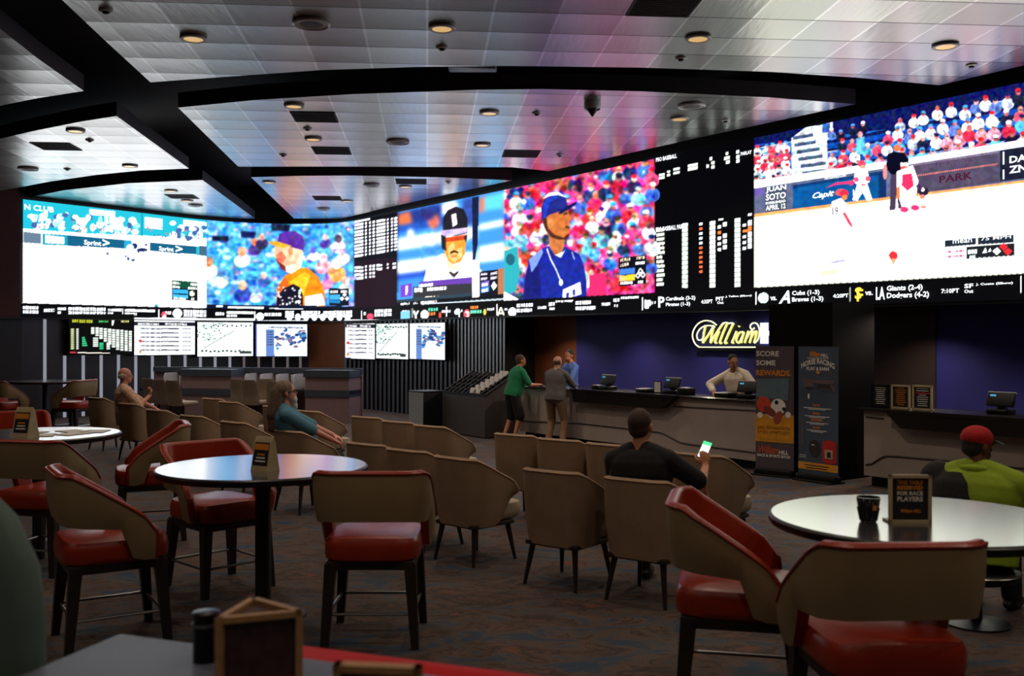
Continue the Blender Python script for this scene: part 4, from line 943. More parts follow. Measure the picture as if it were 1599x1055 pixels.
# ------------------------------------------------------------------ roll-up banners
def banner(p0, p1, lab, build):
    a = Vector(p0); b = Vector(p1); d = (b-a); wd = d.length; rz = math.atan2(d.y, d.x); c = (a+b)/2
    t = thing('rollup_banner', lab, 'banner', (c.x, c.y, 0), rz, 'roll-up banners by the black column')
    m = MB(); m.box((0,.0,.05), (wd,.16,.1), bev=.03); m.box((0,0,.012), (wd,.3,.024), bev=.01); obj('base', m, M_dmetal, t)
    m = MB(); m.tube([(0,.04,.08),(0,.04,1.80)], .012); obj('support_pole', m, M_metal, t)
    m = MB(); m.box((0,.01,1.825), (wd,.025,.02)); obj('top_rail', m, M_metal, t)
    build(t, wd)
def prt(t, wd, s, x0, x1, z0, z1, mt, name='lettering', bold=.03, shear=0, arc=0):
    m = MB(); text_on(m, s, (-wd/2+wd*x0, -.004, z0), (1,0,0), (0,0,1), wd*(x1-x0), z1-z0, bold, shear, 0, .003, arc); obj(name, m, mt, t)
def pic(t, wd, shapes, mt, name, lift=.003):
    m = MB()
    for k, s in enumerate(shapes):
        v = [(-wd/2+wd*x, -.004-lift-.0003*k, z) for x, z in s]; m.add(v, [tuple(range(len(v)))], 0, False)
    obj(name, m, mt, t)
def circ(cx, cz, r, wd, n=24, rz=None, a=0): return [(cx+(r*math.cos(2*PI*j/n)*math.cos(a)-(rz or r)*math.sin(2*PI*j/n)*math.sin(a))/wd, cz+r*math.cos(2*PI*j/n)*math.sin(a)+(rz or r)*math.sin(2*PI*j/n)*math.cos(a)) for j in range(n)]
def rct(x0, x1, z0, z1): return [(x0,z0),(x1,z0),(x1,z1),(x0,z1)]
def bz(y): return 1.83-(y-50)/930*1.74      # rows of the enlarged banner picture to height
def ban1(t, wd):
    m = MB(); m.box((0,0,.95), (wd,.006,1.75)); obj('sheet', m, mat('charcoal_banner', (92,83,92), .5, var=.05), t)
    prt(t, wd, 'SCORE', .02,.62, bz(125), bz(84), M_letter); prt(t, wd, 'SOME', .02,.53, bz(195), bz(155), M_letter); prt(t, wd, 'REWARDS.', .02,.93, bz(272), bz(228), M_orange)
    pic(t, wd, [[(.02,bz(440)),(.86,bz(462)),(.90,bz(284)),(.02,bz(292))]], M_metal, 'card_picture'); pic(t, wd, [[(.03,bz(436)),(.84,bz(456)),(.88,bz(290)),(.03,bz(298))]], mat('blue_card', (98,124,140), .5), 'card_face', .004)
    prt(t, wd, 'William', .12,.5, bz(366), bz(330), M_orange, shear=.3); prt(t, wd, 'HILL', .5,.72, bz(364), bz(342), M_letter); prt(t, wd, 'RACE & SPORTS BOOK', .1,.75, bz(386), bz(374), M_letter, bold=.01); prt(t, wd, 'Rewards Plus', .28,.6, bz(422), bz(410), M_letter, bold=.01)
    pic(t, wd, [rct(0,1,bz(775),bz(565))], mat('amber_banner', (232,160,50), .5), 'amber_field')
    pic(t, wd, [circ(.22,bz(490),.112,wd)], mat('orange_ball', (216,78,50), .5), 'basketball', .005)
    pic(t, wd, [circ(.60,bz(505),.115,wd)], M_letter, 'football_ball', .006)
    for s_ in (circ(.56,bz(472),.032,wd,6),circ(.75,bz(520),.03,wd,6),circ(.62,bz(560),.025,wd,6)): pic(t, wd, [s_], M_dark_print, 'ball_patch', .008)
    pic(t, wd, [circ(.38,bz(540),.11,wd,20,.055,-.5)], mat('brown_ball', (138,64,58), .5), 'american_football', .009)
    pic(t, wd, [circ(.60,bz(585),.10,wd,20,.055,1.1)], mat('red_ball', (170,80,66), .5), 'rugby_ball', .010)
    for s_ in ([(.28,bz(565)),(.33,bz(568)),(.46,bz(590)),(.44,bz(598))], circ(.13,bz(575),.045,wd,16), circ(.86,bz(562),.045,wd,16)): pic(t, wd, [s_], M_letter, 'small_ball', .012)
    prt(t, wd, 'EARN REWARDS WITH', .06,.9, bz(680), bz(655), M_dark_print); prt(t, wd, 'RACE & SPORTS BETS', .06,.9, bz(715), bz(690), M_dark_print); prt(t, wd, "LET'S START WINNING!", .08,.86, bz(765), bz(748), M_dark_print, bold=.01)
    prt(t, wd, 'William', .08,.62, bz(862), bz(805), mat('rust_print', (206,96,50), .6), shear=.3); prt(t, wd, 'HILL', .62,.86, bz(862), bz(832), M_letter); prt(t, wd, 'RACE & SPORTS BOOK', .05,.92, bz(890), bz(868), M_letter)
def ban2(t, wd):
    m = MB(); m.box((0,0,.95), (wd,.006,1.75)); obj('sheet', m, mat('steel_blue_banner', (74,88,108), .5, var=.25, scale=1.2), t)
    prt(t, wd, 'William', .3,.56, bz(122), bz(84), M_orange, shear=.3); prt(t, wd, 'HILL', .58,.76, bz(122), bz(98), M_letter); prt(t, wd, 'RACE & SPORTS BOOK', .24,.78, bz(138), bz(126), M_letter, bold=.01)
    # arched heading
    m = MB(); v, f = text_geo('HORSE RACING', .03); 
    ww = wd*.84; v2 = [(-ww/2+p[0]*ww, -.008, bz(212)+p[1]*.075+.07*(1-(2*p[0]-1)**2)) for p in v]; m.add(v2, f, 0, False); obj('arched_lettering', m, M_letter, t)
    prt(t, wd, 'PLAY & EARN', .22,.78, bz(222), bz(196), M_letter); pic(t, wd, [[(.45,bz(236)),(.5,bz(222)),(.57,bz(236)),(.51,bz(250))]], M_orange, 'gold_star')
    gr = mat('grey_picture', (112,92,90), .6); dk = mat('shadow_picture', (52,44,50), .6)
    pic(t, wd, [rct(.1,.9,bz(312),bz(288)), circ(.27,bz(330),.09,wd,18,.04), circ(.68,bz(330),.13,wd,18,.06), rct(.86,.93,bz(370),bz(330))], gr, 'chafing_dish_picture'); pic(t, wd, [rct(.48,.82,bz(350),bz(318)), circ(.27,bz(350),.06,wd,14,.02)], dk, 'dish_shade', .006)
    pic(t, wd, [circ(.27,bz(412),.018,wd,10,.04)], M_letter, 'flame')
    for k, s in enumerate(('PLAY', 'EARN', 'REDEEM', 'SHOP')):
        z = (483, 542, 590, 645)[k]; w2 = (.09, .09, .14, .09)[k]
        prt(t, wd, s, .47-w2, .47+w2, bz(z), bz(z-16), M_orange)
        pic(t, wd, [rct(.14+.03*k,.84-.04*k,bz(z+16),bz(z+11)), rct(.26+.02*k,.7-.02*k,bz(z+25),bz(z+21))], M_letter, 'print_lines')
    pic(t, wd, [rct(.1,.14,bz(745),bz(585)), [(.09,bz(800)),(.11,bz(800)),(.115,bz(745)),(.09,bz(745))],[(.15,bz(800)),(.17,bz(800)),(.175,bz(745)),(.15,bz(745))], rct(.08,.18,bz(752),bz(742))], gr, 'fork_picture')
    pic(t, wd, [circ(.42,bz(790),.1,wd,16,.12)], dk, 'saddle_picture'); pic(t, wd, [circ(.38,bz(765),.03,wd,10,.008), rct(.02,.2,bz(862),bz(858)), rct(.05,.2,bz(848),bz(845))], M_letter, 'small_marks', .006)
    pic(t, wd, [rct(.62,.96,bz(880),bz(732)), circ(.79,bz(732),.088,wd,20,.02), circ(.79,bz(880),.088,wd,20,.02)], mat('red_pail', (206,48,44), .5), 'red_pail_picture'); pic(t, wd, [rct(.68,.88,bz(855),bz(790))], mat('pail_label', (200,170,140), .5), 'pail_label', .008); pic(t, wd, [rct(.74,.83,bz(845),bz(805))], M_dark_print, 'label_picture', .010)
    pic(t, wd, [rct(0,1,bz(948),bz(895))], mat('amber_banner', (232,160,50), .5), 'amber_band'); 
    pic(t, wd, [rct(.18,.78,bz(918),bz(912)), rct(.2,.74,bz(936),bz(930))], M_dark_print, 'band_print', .006)
banner(((X(1180,14.3)), 14.3), (X(1240,13.9), 13.9), 'charcoal and amber banner with sports balls, standing left of the blue one', ban1)
banner(((X(1247,13.8)), 13.8), (X(1309,13.25), 13.25), 'steel blue banner with a horse racing heading and red pail, right of the charcoal one', ban2)

# ------------------------------------------------------------------ form rack and bin near the pale slats
p0 = Vector((-1.42, 20.4)); uu0, uu1 = wu(691, -1.8), wu(757, -1.8)
t = thing('form_rack', 'charcoal sloping rack of betting forms before the pale slatted wall', 'rack', (0,0,0))
m = MB(); v = [(u, d, z) for u in (uu0, uu1) for d, z in ((-1.8,.02),(-1.8,.80),(-1.05,1.2),(-1.05,.02))]
m.add(v, [(0,1,2,3),(7,6,5,4),(0,4,5,1),(1,5,6,2),(2,6,7,3),(3,7,4,0)], 0, False, WM); obj('cabinet', m, mat('charcoal_cabinet', (74,68,68), .5, var=.06), t)
m = MB(); n = 9
for k in range(n+1):
    u = uu0+(uu1-uu0)*k/n; v = [(u+s, d, z) for s in (-.012,.012) for d, z in ((-1.8,.80),(-1.8,.85),(-1.05,1.27),(-1.05,1.2))]
    m.add(v, [(0,1,2,3),(7,6,5,4),(0,4,5,1),(1,5,6,2),(2,6,7,3),(3,7,4,0)], 0, False, WM)
for k in range(5):
    q = k/5; wallbox(m, uu0, uu1, -1.8+.75*q, -1.79+.75*q, .80+.4*q, .86+.4*q)
obj('divider_rack', m, M_black, t)
for k in range(7):
    for j in range(2):
        if k == 6 and j == 1: pass
        q = .06+k*.135; u = uu0+(uu1-uu0)*(.66+.13*j+ .015*k*(1 if j == 0 else 0.6)); zc = .80+.4*q
        m = MB(); m.box((0,0,.055), (.11,.035,.11)); o = obj('form_stack', m, M_paper)
        pp = W(u, -1.8+.75*q); o.location = (pp.x, pp.y, zc+.035); o.rotation_euler = (-.35,0,WROT)
        tag(o, 'small white stack of betting forms standing in the sloping charcoal rack', 'paper', 'white form stacks in the rack')
p = wp(665, -1.9); t = thing('waste_bin', 'square waste bin with grey side and black top by the dark slatted wall', 'bin', (p.x, p.y, 0), .72)
m = MB(); m.box((0,0,.42), (.5,.5,.80), 0); obj('body', m, M_black, t)
m = MB(); m.box((-.256,0,.42), (.012,.5,.80)); obj('side_panel', m, mat('grey_panel', (150,158,160), .5, var=.05), t)
m = MB(); m.box((0,0,.835), (.52,.52,.03), bev=.01); obj('lid', m, M_dmetal, t)

# ------------------------------------------------------------------ carrels in the far left
t = thing('study_carrel_bank', 'long bank of mauve and slate race carrels with white dividers, below the left televisions', 'desk', (0,0,0))
cA = Vector((X(243,25.0), 25.0)); cB = Vector((X(566,23.6), 23.6)); cd = (cB-cA); cl = cd.length; CM = Matrix.Translation((cA.x, cA.y, 0)) @ Matrix.Rotation(math.atan2(cd.y, cd.x), 4, 'Z')
def cu(px):
    k = (px-799.5)/F; e = cd/cl; return (k*cA.y-cA.x)/(e.x-k*e.y)
m = MB(); m.box((cl/2, .0, .6), (cl,.06,1.2), 0, CM); obj('back_panel', m, M_carrel, t)
m = MB(); m.box((cl/2, -.02, 1.17), (cl+.02,.14,.12), 0, CM); obj('top_rail', m, M_navy, t)
m = MB(); m.box((cl/2, -.36, .70), (cl,.6,.05), 0, CM); obj('worktop', m, M_black, t)
for x0, x1 in ((309,384),(497,564)):
    a, b = cu(x0)-.0, cu(x1); yy = -.70
    m = MB(); m.box(((a+b)/2, yy/2, .55), (b-a,-yy,1.1), 0, CM); o = obj('end_cabinet', m, M_carrel, t)
    m = MB(); m.box(((a+b)/2, yy/2-.01, 1.12), (b-a+.06,-yy+.06,.16), 0, CM); m.box(((a+b)/2, yy/2-.01, .66), (b-a+.01,-yy+.02,.16), 0, CM); obj('slate_band', m, M_navy, o)
for px in (279,303,403,428,453,477,495):
    a = cu(px); m = MB()
    pr = [(-.05,.73),(-.62,.73),(-.62,1.02),(-.56,1.10),(-.05,1.10)]
    v = [(a+s, y, z) for s in (-.015,.015) for y, z in pr]; n = 5
    m.add(v, [tuple(range(n)), tuple(range(2*n-1, n-1, -1))]+[(j, (j+1) % n, n+(j+1) % n, n+j) for j in range(n)], 0, False, CM)
    # front lip that reads as a pale rounded screen
    m.box((a-.17,-.1,.90), (.32,.02,.34), 0, CM, .009)
    obj('divider', m, M_white, t)
def task_chair(px, z, rz, lab):
    t = thing('task_chair', lab, 'chair', (X(px,z), z, 0), rz, 'beige chairs at the carrels')
    m = MB(); rings = []
    for k in range(7):
        q = k/6; zz = .42+.58*q; y = -.24-.10*q**1.5+.02*math.sin(q*PI); wv = .235-.02*q**3-(.04 if k in (0,6) else 0)
        rings.append([(wv*math.cos(2*PI*j/16)*1.0, y+(.035 if k not in (0,6) else .02)*math.sin(2*PI*j/16), zz) for j in range(16)])
    m.loft(rings); obj('backrest', m, M_beige, t)
    m = MB(); m.box((0,.02,.47), (.48,.48,.10), bev=.045); obj('seat', m, M_beige, t)
    m = MB(); m.tube([(0,0,.42),(0,0,.10)], .03); obj('gas_post', m, M_dmetal, t)
    m = MB()
    for k in range(5): a = 2*PI*k/5; m.tube([(0,0,.10),(.27*math.cos(a),.27*math.sin(a),.06),(.28*math.cos(a),.28*math.sin(a),.01)], [.025,.018,.02], 6)
    obj('star_base', m, M_dmetal, t)
for px, z, rz, lab in ((248,23.6,-.5,'beige chair at the carrels, leftmost of the left trio'),(266,23.1,-.5,'beige chair at the carrels, middle of the left trio'),(286,22.6,-.5,'beige chair at the carrels, right one of the left trio'),
    (383,23.4,-.3,'beige chair just right of the left carrel cabinet'),(401,22.9,-.35,'beige chair in the middle carrel, second from the left cabinet'),(423,23.45,-.1,'beige chair pushed close to the white dividers'),(437,22.0,.0,'beige wide-backed chair in front of the white dividers behind the long-haired person')):
    task_chair(px, z, rz, lab)
# ------------------------------------------------------------------ lounge chairs and bar stools
def u_path(hw, yr_, yf, rc, n=9):
    """plan of a chair shell, right arm front -> rear -> left arm front: list of (x, y, nx, ny, side) ; side 0 at the rear .. 1 at the arm front"""
    P_ = [(hw, yf-(yf-yr_-rc)*k/6, 1, 0) for k in range(6)]
    P_ += [(hw-rc+rc*math.cos(a), yr_+rc-rc*math.sin(a), math.cos(a), -math.sin(a)) for a in (PI/2*k/n for k in range(n+1))]
    P_ += [((hw-rc)*(1-2*k/6), yr_, 0, -1) for k in range(1, 6)]
    P_ += [(-(hw-rc)-rc*math.sin(a), yr_+rc-rc*math.cos(a), -math.sin(a), -math.cos(a)) for a in (PI/2*k/n for k in range(n+1))]
    P_ += [(-hw, yr_+rc+(yf-yr_-rc)*k/6, -1, 0) for k in range(1, 7)]
    return [(x, y, nx, ny, max(0, min(1, (y-yr_)/(yf-yr_)))) for x, y, nx, ny in P_]
def shell(path, top, bot, th, flare=0.0, nprof=5):
    """returns outer, inner and rim meshes of a padded band"""
    outer, inner, rim = MB(), MB(), MB(); ro, ri = [], []
    for i, (x, y, nx, ny, s) in enumerate(path):
        zt, zb = top(s), bot(s); e = 1.0
        if i in (0, len(path)-1): e = 0
        o_, i_ = [], []
        for k in range(nprof+1):
            q = k/nprof; z = zb+(zt-zb)*q; off = flare*(q-1)+ (.012*math.sin(q*PI))
            o_.append((x+nx*off, y+ny*off, z)); 
        for k in range(nprof+1):
            q = k/nprof; z = zb+(zt-zb)*q; off = flare*(q-1)-th-.008*math.sin(q*PI)
            i_.append((x+nx*off, y+ny*off, z))
        # rounded top between outer and inner
        ro.append(o_); ri.append(i_)
    def strip(m, A, flip=False):
        n = len(A[0]); v = [p for r in A for p in r]; f = [(a*n+b, a*n+b+1, (a+1)*n+b+1, (a+1)*n+b) for a in range(len(A)-1) for b in range(n-1)]; m.add(v, f)
    strip(outer, ro); strip(inner, ri)
    top_r = []
    for i, (o_, i_) in enumerate(zip(ro, ri)):
        a, b = Vector(o_[-1]), Vector(i_[-1]); c = (a+b)/2; r = (a-b).length/2
        top_r.append([tuple(c+(a-c)*math.cos(PI*k/6)+Vector((0,0,r*.8*math.sin(PI*k/6)))) for k in range(7)])
    strip(rim, top_r)
    strip(rim, [[o_[0], i_[0]] for o_, i_ in zip(ro, ri)])
    for e in (0, -1):      # arm fronts, rounded forward
        fr = []
        o_, i_ = ro[e], ri[e]
        for k in range(nprof+1):
            a, b = Vector(o_[k]), Vector(i_[k]); c = (a+b)/2; r = (a-b).length/2
            fr.append([tuple(c+(a-c)*math.cos(PI*j/6)+Vector((0,r*.9*math.sin(PI*j/6),0))) for j in range(7)])
        fr.append([tuple(p) for p in top_r[e]])
        strip(rim, fr)
    return outer, inner, rim
def piping(path, top, off, r, flare=0):
    m = MB(); m.tube([(x+nx*off, y+ny*off, top(s)+.004) for x, y, nx, ny, s in path], r, 6); return m

def make_tub():
    t = thing('lounge_chair', 'x', 'chair', (0,0,0), 0, 'taupe tub lounge chairs in rows')
    path = u_path(.31, -.30, .23, .17)
    def top(s): q = max(0, (s-.10)/.90); return .905-.235*q-(.05*max(0, q-.88)/.12)
    def bot(s): q = max(0, (s-.55)/.45); return .33+.24*q*q*(3-2*q)
    o_, i_, r_ = shell(path, top, bot, .05, flare=.045)
    # shell closed as one padded piece
    for q in (i_, r_): o_.add(q.v, q.f)
    ob = obj('shell', o_, M_tub, t)
    m = piping(path, top, .0, .007); obj('piping', m, mat('pale_piping', (196,160,132), .6), ob)
    m = MB(); rings = []
    for z, k in ((.36,.90),(.38,.97),(.42,1.0),(.465,1.0),(.495,.965),(.505,.88)):
        ring = []
        for j in range(28):
            a = 2*PI*j/28; ca, sa = math.cos(a), math.sin(a); ex = .5
            x = .252*math.copysign(abs(ca)**ex, ca); y = .31*math.copysign(abs(sa)**ex, sa)
            ring.append((x*k, y*k*1.08+.075, z))
        rings.append(ring)
    m.loft(rings); obj('seat', m, M_tubseat, t)
    m = MB(); m.box((0,0,.335), (.5,.5,.04), bev=.015); obj('seat_frame', m, M_wood, t)
    for sx, sy in ((1,1),(-1,1),(1,-1),(-1,-1)):
        m = MB(); m.tube([(sx*.20, sy*.20, .33), (sx*.245, sy*.255, 0)], [.026,.014], 10); obj('leg', m, M_wood, t)
    return t
def make_stool():
    t = thing('bar_stool', 'x', 'bar stool', (0,0,0), 0, 'red and tan leather bar stools')
    path = u_path(.375, -.34, .22, .17)
    def top(s): s = max(0, (s-.14)/.86); return 1.10-.31*s**1.05-(.05*max(0, s-.85)/.15)
    def bot(s):
        if s < .66: return .80-.06*s
        q = min(1, (s-.66)/.12); return .76-.20*q
    o_, i_, r_ = shell(path, top, bot, .055, flare=.03)
    b = thing('backrest', None, None); b.parent = t
    C.objects.unlink(b); bpy.data.objects.remove(b)
    ob = obj('backrest', o_, M_tan, t)
    i2 = MB(); i2.add(i_.v, i_.f); i2.add(r_.v, r_.f); obj('inner_lining', i2, M_leather, ob, label='red leather inner lining')
    m = piping(path, top, .0, .009); obj('piping', m, M_leather, ob)
    m = MB(); rings = []
    for z, k in ((.545,.93),(.56,.985),(.585,1.0),(.635,1.0),(.665,.985),(.685,.94),(.695,.82)):
        ring = []
        for j in range(32):
            a = 2*PI*j/32; ca, sa = math.cos(a), math.sin(a); ex = .42
            ring.append((.305*k*math.copysign(abs(ca)**ex, ca), .325*k*math.copysign(abs(sa)**ex, sa)+.02, z+(.012*(1-abs(ca)) if z > .68 else 0)))
        rings.append(ring)
    m.loft(rings); obj('seat', m, M_leather, t)
    m = MB(); m.box((0,.02,.52), (.56,.58,.06), bev=.012); obj('seat_frame', m, M_wood, t)
    for sx, sy in ((1,1),(-1,1),(1,-1),(-1,-1)):
        m = MB(); m.sqtube((sx*.25, sy*.25+.02, .53), (sx*.285, sy*.295+.02, 0), .075, .048); obj('leg', m, M_wood, t)
    for a, b in (((1,1),(-1,1)),((1,-1),(-1,-1)),((1,1),(1,-1)),((-1,1),(-1,-1))):
        k = .268; m = MB(); m.tube([(a[0]*k, a[1]*k+.02, .21), (b[0]*k, b[1]*k+.02, .21)], .010, 8); obj('footrest_bar', m, M_metal, t)
    return t
def make_table():
    t = thing('bar_table', 'x', 'table', (0,0,0), 0, 'round bar tables')
    m = MB(); m.lathe([(.70,1.0),(.722,1.006),(.73,1.02),(.73,1.04),(.722,1.048),(.715,1.05)], 64); obj('table_edge', m, M_tedge, t)
    m = MB(); m.lathe([(.716,1.046),(.714,1.052),(.30,1.052),(.01,1.052)], 64); obj('tabletop', m, M_table, t)
    m = MB(); m.lathe([(.20,1.0),(.19,.985),(.055,.975),(.055,.05),(.06,.04)], 28); obj('column', m, M_black, t)
    m = MB(); m.lathe([(.30,0),(.30,.012),(.27,.02),(.07,.045),(.06,.05)], 40); obj('base', m, M_black, t)
    return t
HD = math.radians
tub0 = make_tub(); stool0 = make_stool(); table0 = make_table()
used = {}
def place(proto, x, y, heading, lab):
    o = copy_tree(proto) if used.get(proto.name) else proto; used[proto.name] = 1
    o.location = (x, y, 0); o.rotation_euler = (0,0,-HD(heading)); o['label'] = lab; return o
def tub(px, ytop, lab, h=40):
    z = 1.05*F/(ytop-527.5); x = X(px, z); a = HD(h)
    cx = x+.31*math.cos(a)+.29*math.sin(a); cy = z-.31*math.sin(a)+.29*math.cos(a)
    return place(tub0, cx, cy, h, lab)
TUBS = [  # near row, then far row
 (133,621,'taupe tub chair at the far end, left of the person in pink',40),(179,630,'taupe tub chair holding the bald person in a pink shirt',40),(222,640,'taupe tub chair just right of the one with the person in pink',40),(274,649,'taupe tub chair beyond the left round table, second left of the long-haired person',40),(337,658.5,'taupe tub chair next before the one with the long-haired person',42),
 (420,672,'taupe tub chair with the long-haired bearded person, behind the white-topped table',44),(531,692,'taupe tub chair, leftmost of the middle trio above the centre table',40),(593,701.5,'taupe tub chair in the middle of the central trio',41),(667,713,'taupe tub chair with sloping arm and bare pale seat, right end of the central trio',44),
 (805,733.5,'taupe empty tub chair seen from behind, left of the person with the phone',38),(931,747,'taupe tub chair holding the person in a black shirt with a phone',36)]
TUBS2 = [(311,622.5,'taupe tub chair, farthest one of the back row, before the left carrel cabinet',40),(336,627.5,'taupe tub chair with round arm, second from the far end of the back row',42),(404,634.5,'taupe tub chair behind the head of the long-haired person, to its left',40),(455,641.5,'taupe tub chair in the back row behind the long-haired person, right arm showing',42),
 (541,651,'taupe tub chair, left one of the back trio before the waste bin',40),(588,658,'taupe tub chair, middle of the back trio before the waste bin',41),(638,664.5,'taupe tub chair with bare seat, right end of the back trio by the form rack',43),
 (763,678,'taupe tub chair before the standing person in green, left end of its row',39),(829,685.5,'taupe tub chair directly before the standing person in grey',39),(905,693,'taupe tub chair just left of the seated person in black, back row',40),(1038,707.5,'taupe tub chair with green-tinted arm, right end of the back row before the counter',43)]
for a in TUBS+TUBS2: tub(a[0], a[1], a[2], a[3])
place(table0, -1.75, 7.0, 0, 'round bar table with glaring white top in the centre left, third stool pushed under it')
place(table0, -4.45, 9.36, 0, 'round bar table at the left edge with papers and a tent card')
place(table0, 2.04, 5.0, 0, 'round bar table at the right with a reserved sign and dark cup')
place(table0, -9.8, 20.9, 0, 'far small-looking bar table against the dark wall between two far stools')
STOOLS = [(X(586,6.5), 6.52, 0, 'bar stool seen squarely from behind with a pink glare on its seat, at the centre'),
 (-2.62, 6.45, 58, 'bar stool at the near left turned sideways, its red seat lit under the tan back'),
 (-2.32, 7.85, 134, 'bar stool on the far side of the white-topped table, facing the camera'),
 (-3.52, 9.75, -112, 'bar stool with open red inside, right of the left table with papers'),
 (-3.95, 8.42, 12, 'bar stool with broad tan back before the left table, behind the near left stool'),
 (1.17, 5.22, 103, 'bar stool left of the right table, red inside and green gleam on its rim'),
 (1.60, 4.36, -3, 'bar stool nearest the camera at the lower right, wide tan back'),
 (-9.95, 19.6, 30, 'far bar stool at the left edge of the picture with tan back'),
 (-8.75, 19.9, -75, 'far bar stool with red inside before the dark striped wall'),
 (-5.55, 11.1, 150, 'bar stool behind the left tent card, only its red and tan back showing')]
for x, y, h, lab in STOOLS: place(stool0, x, y, h, lab)

# ------------------------------------------------------------------ things on the tables
M_wf = mat('pale_wood_frame', (176,132,84), .5, var=.2, scale=30)
def tent_card(x, y, z, rz, lab, orange=True, sc=1.0):
    t = thing('tent_card', lab, 'table sign', (x, y, z), rz, 'tent cards on the left tables', sc)
    w2, d2, h = .075, .055, .22
    m = MB(); v = [(s*w2, y_, z_) for s in (-1, 1) for y_, z_ in ((-d2,0),(-.018,h*.86),(0,h),(.018,h*.86),(d2,0))]
    m.add(v, [(0,1,2,3,4),(9,8,7,6,5),(0,5,6,1),(1,6,7,2),(2,7,8,3),(3,8,9,4),(4,9,5,0)], 0, False); obj('card', m, M_cream, t)
    n = Vector((0,-h*.86,-.037*1.0)).normalized()
    def face(q0, q1, x0, x1, mt, name, lift):
        m = MB(); pts = []
        for q, xx in ((q0,x0),(q0,x1),(q1,x1),(q1,x0)): pts.append((xx*w2, -d2+(d2-.018)*q-lift, h*.86*q))
        m.add(pts, [(0,1,2,3)], 0, False); obj(name, m, mt, t)
    face(.2,.97,-.86,.86, M_dark_print, 'black_print', .002); face(.72,.92,-.8,.8, M_orange, 'amber_print', .003)
    for k in range(3): face(.32+.11*k,.37+.11*k,-.6+.08*k,.6-.08*k, M_orange if k > 1 else M_letter, 'print_line', .003)
tent_card(X(414,6.75), 6.75, 1.052, -.55, 'cream and black tent card on the white-topped centre table', sc=1.05); tent_card(X(40,9.0), 9.0, 1.052, -.35, 'cream and black tent card on the left table with papers', sc=1.25)
for k, (dx, dy, rz) in enumerate(((.12,-.18,.3),(.34,-.05,-.4),(.22,.22,.9),(.45,.2,.1),(-.1,.05,-.2))):
    m = MB(); m.box((0,0,.003), (.21,.28,.004)); o = obj('race_sheet', m, M_paper); o.location = (-4.45+dx, 9.36+dy, 1.053); o.rotation_euler = (0,0,rz)
    tag(o, 'loose white sheet lying flat on the left table', 'paper', 'sheets on the left table')
# reserved sign and cup on the right table
z = 4.83; t = thing('table_sign', 'upright cream framed sign with orange and white words reserving the right table', 'table sign', (X(1421,z), z, 1.052), -.03)
wd, h = .205, .235; m = MB()
for a, b, x, zz in ((-wd/2+.008,h/2,.016,h),(wd/2-.008,h/2,.016,h),(0,.008,wd,.016),(0,h-.008,wd,.016)): m.box((a,0,b), (x,.016,zz))
m.box((0,.045,.005), (wd,.09,.01)); obj('frame', m, M_cream, t)
m = MB(); m.box((0,.003,h/2), (wd-.02,.006,h-.02)); obj('panel', m, M_dark_print, t)
for s, x0, x1, z0, z1, mt in (('THIS TABLE',.2,.8,.80,.885,M_orange),('RESERVED',.2,.8,.69,.775,M_orange),('FOR RACE',.2,.8,.575,.66,M_letter),('PLAYERS',.2,.8,.45,.55,M_letter),('William HILL',.27,.76,.22,.29,M_orange)):
    m = MB(); text_on(m, s, (-wd/2+wd*x0, 0, h*z0), (1,0,0), (0,0,1), wd*(x1-x0), h*(z1-z0), .03, lift=.002); obj('lettering', m, mt, t)
z = 4.87; t = thing('cup', 'dark ribbed glass tumbler on the right table beside the sign', 'cup', (X(1356,z), z, 1.052))
m = MB(); m.lathe([(.036,0),(.038,.004),(.05,.07),(.057,.118),(.060,.122),(.056,.122),(.047,.07),(.034,.012),(.005,.01)], 28); obj('body', m, mat('dark_glass', (34,38,44), .12, coat=.6), t)
m = MB()
for k in range(14): a = 2*PI*k/14; m.tube([(.0385*math.cos(a),.0385*math.sin(a),.008),(.0505*math.cos(a),.0505*math.sin(a),.072)], .004, 5)
obj('ribs', m, M_dmetal, t)
m = MB(); m.box((.012,-.052,.075), (.018,.006,.022)); obj('gold_mark', m, M_orange, t)
# ------------------------------------------------------------------ near table, bench and booth at the camera
e1 = Vector((.935,-.355)).normalized(); e2 = Vector((-.30,-.95)).normalized(); c0 = Vector((X(188,3.03), 3.03))
t = thing('foreground_table', 'blurred grey table whose corner fills the bottom edge of the picture', 'table', (0,0,0))
poly = [c0, c0+e1*1.75, c0+e1*1.75+e2*1.0, c0+e2*1.0]; poly = [(p.x, p.y) for p in poly]
m = MB(); m.prism(poly, 1.01, 1.05); obj('tabletop', m, mat('grey_laminate', (100,108,126), .42, var=.08, scale=3), t)
cc0 = c0+e1*.87+e2*.5; m = MB(); m.tube([(cc0.x,cc0.y,1.01),(cc0.x,cc0.y,.03)], .05, 20); obj('column', m, M_black, t)
m = MB(); m.lathe([(.3,0),(.3,.015),(.05,.05)], 32, c=(cc0.x, cc0.y, 0)); obj('base', m, M_black, t)
nn = Vector((e1.y, -e1.x))*-1
t = thing('leather_bench', 'blurred bright red leather bench top along the far edge of the nearest table', 'bench', (0,0,0))
b0 = c0+e1*.40+nn*.012; b1 = c0+e1*1.72+nn*.012
ang = math.atan2(e1.y, e1.x); mid = (b0+b1)/2+nn*.085; BM = Matrix.Translation((mid.x, mid.y, 0)) @ Matrix.Rotation(ang, 4, 'Z')
m = MB(); m.box((0,0,.965), ((b1-b0).length,.17,.13), 0, BM, .03); obj('cushion', m, mat('bright_red_leather', (196,18,12), .65, var=.06, spec=.2), t)
m = MB(); m.box((0,0,.45), ((b1-b0).length-.1,.10,.9), 0, BM); obj('base', m, M_black, t)
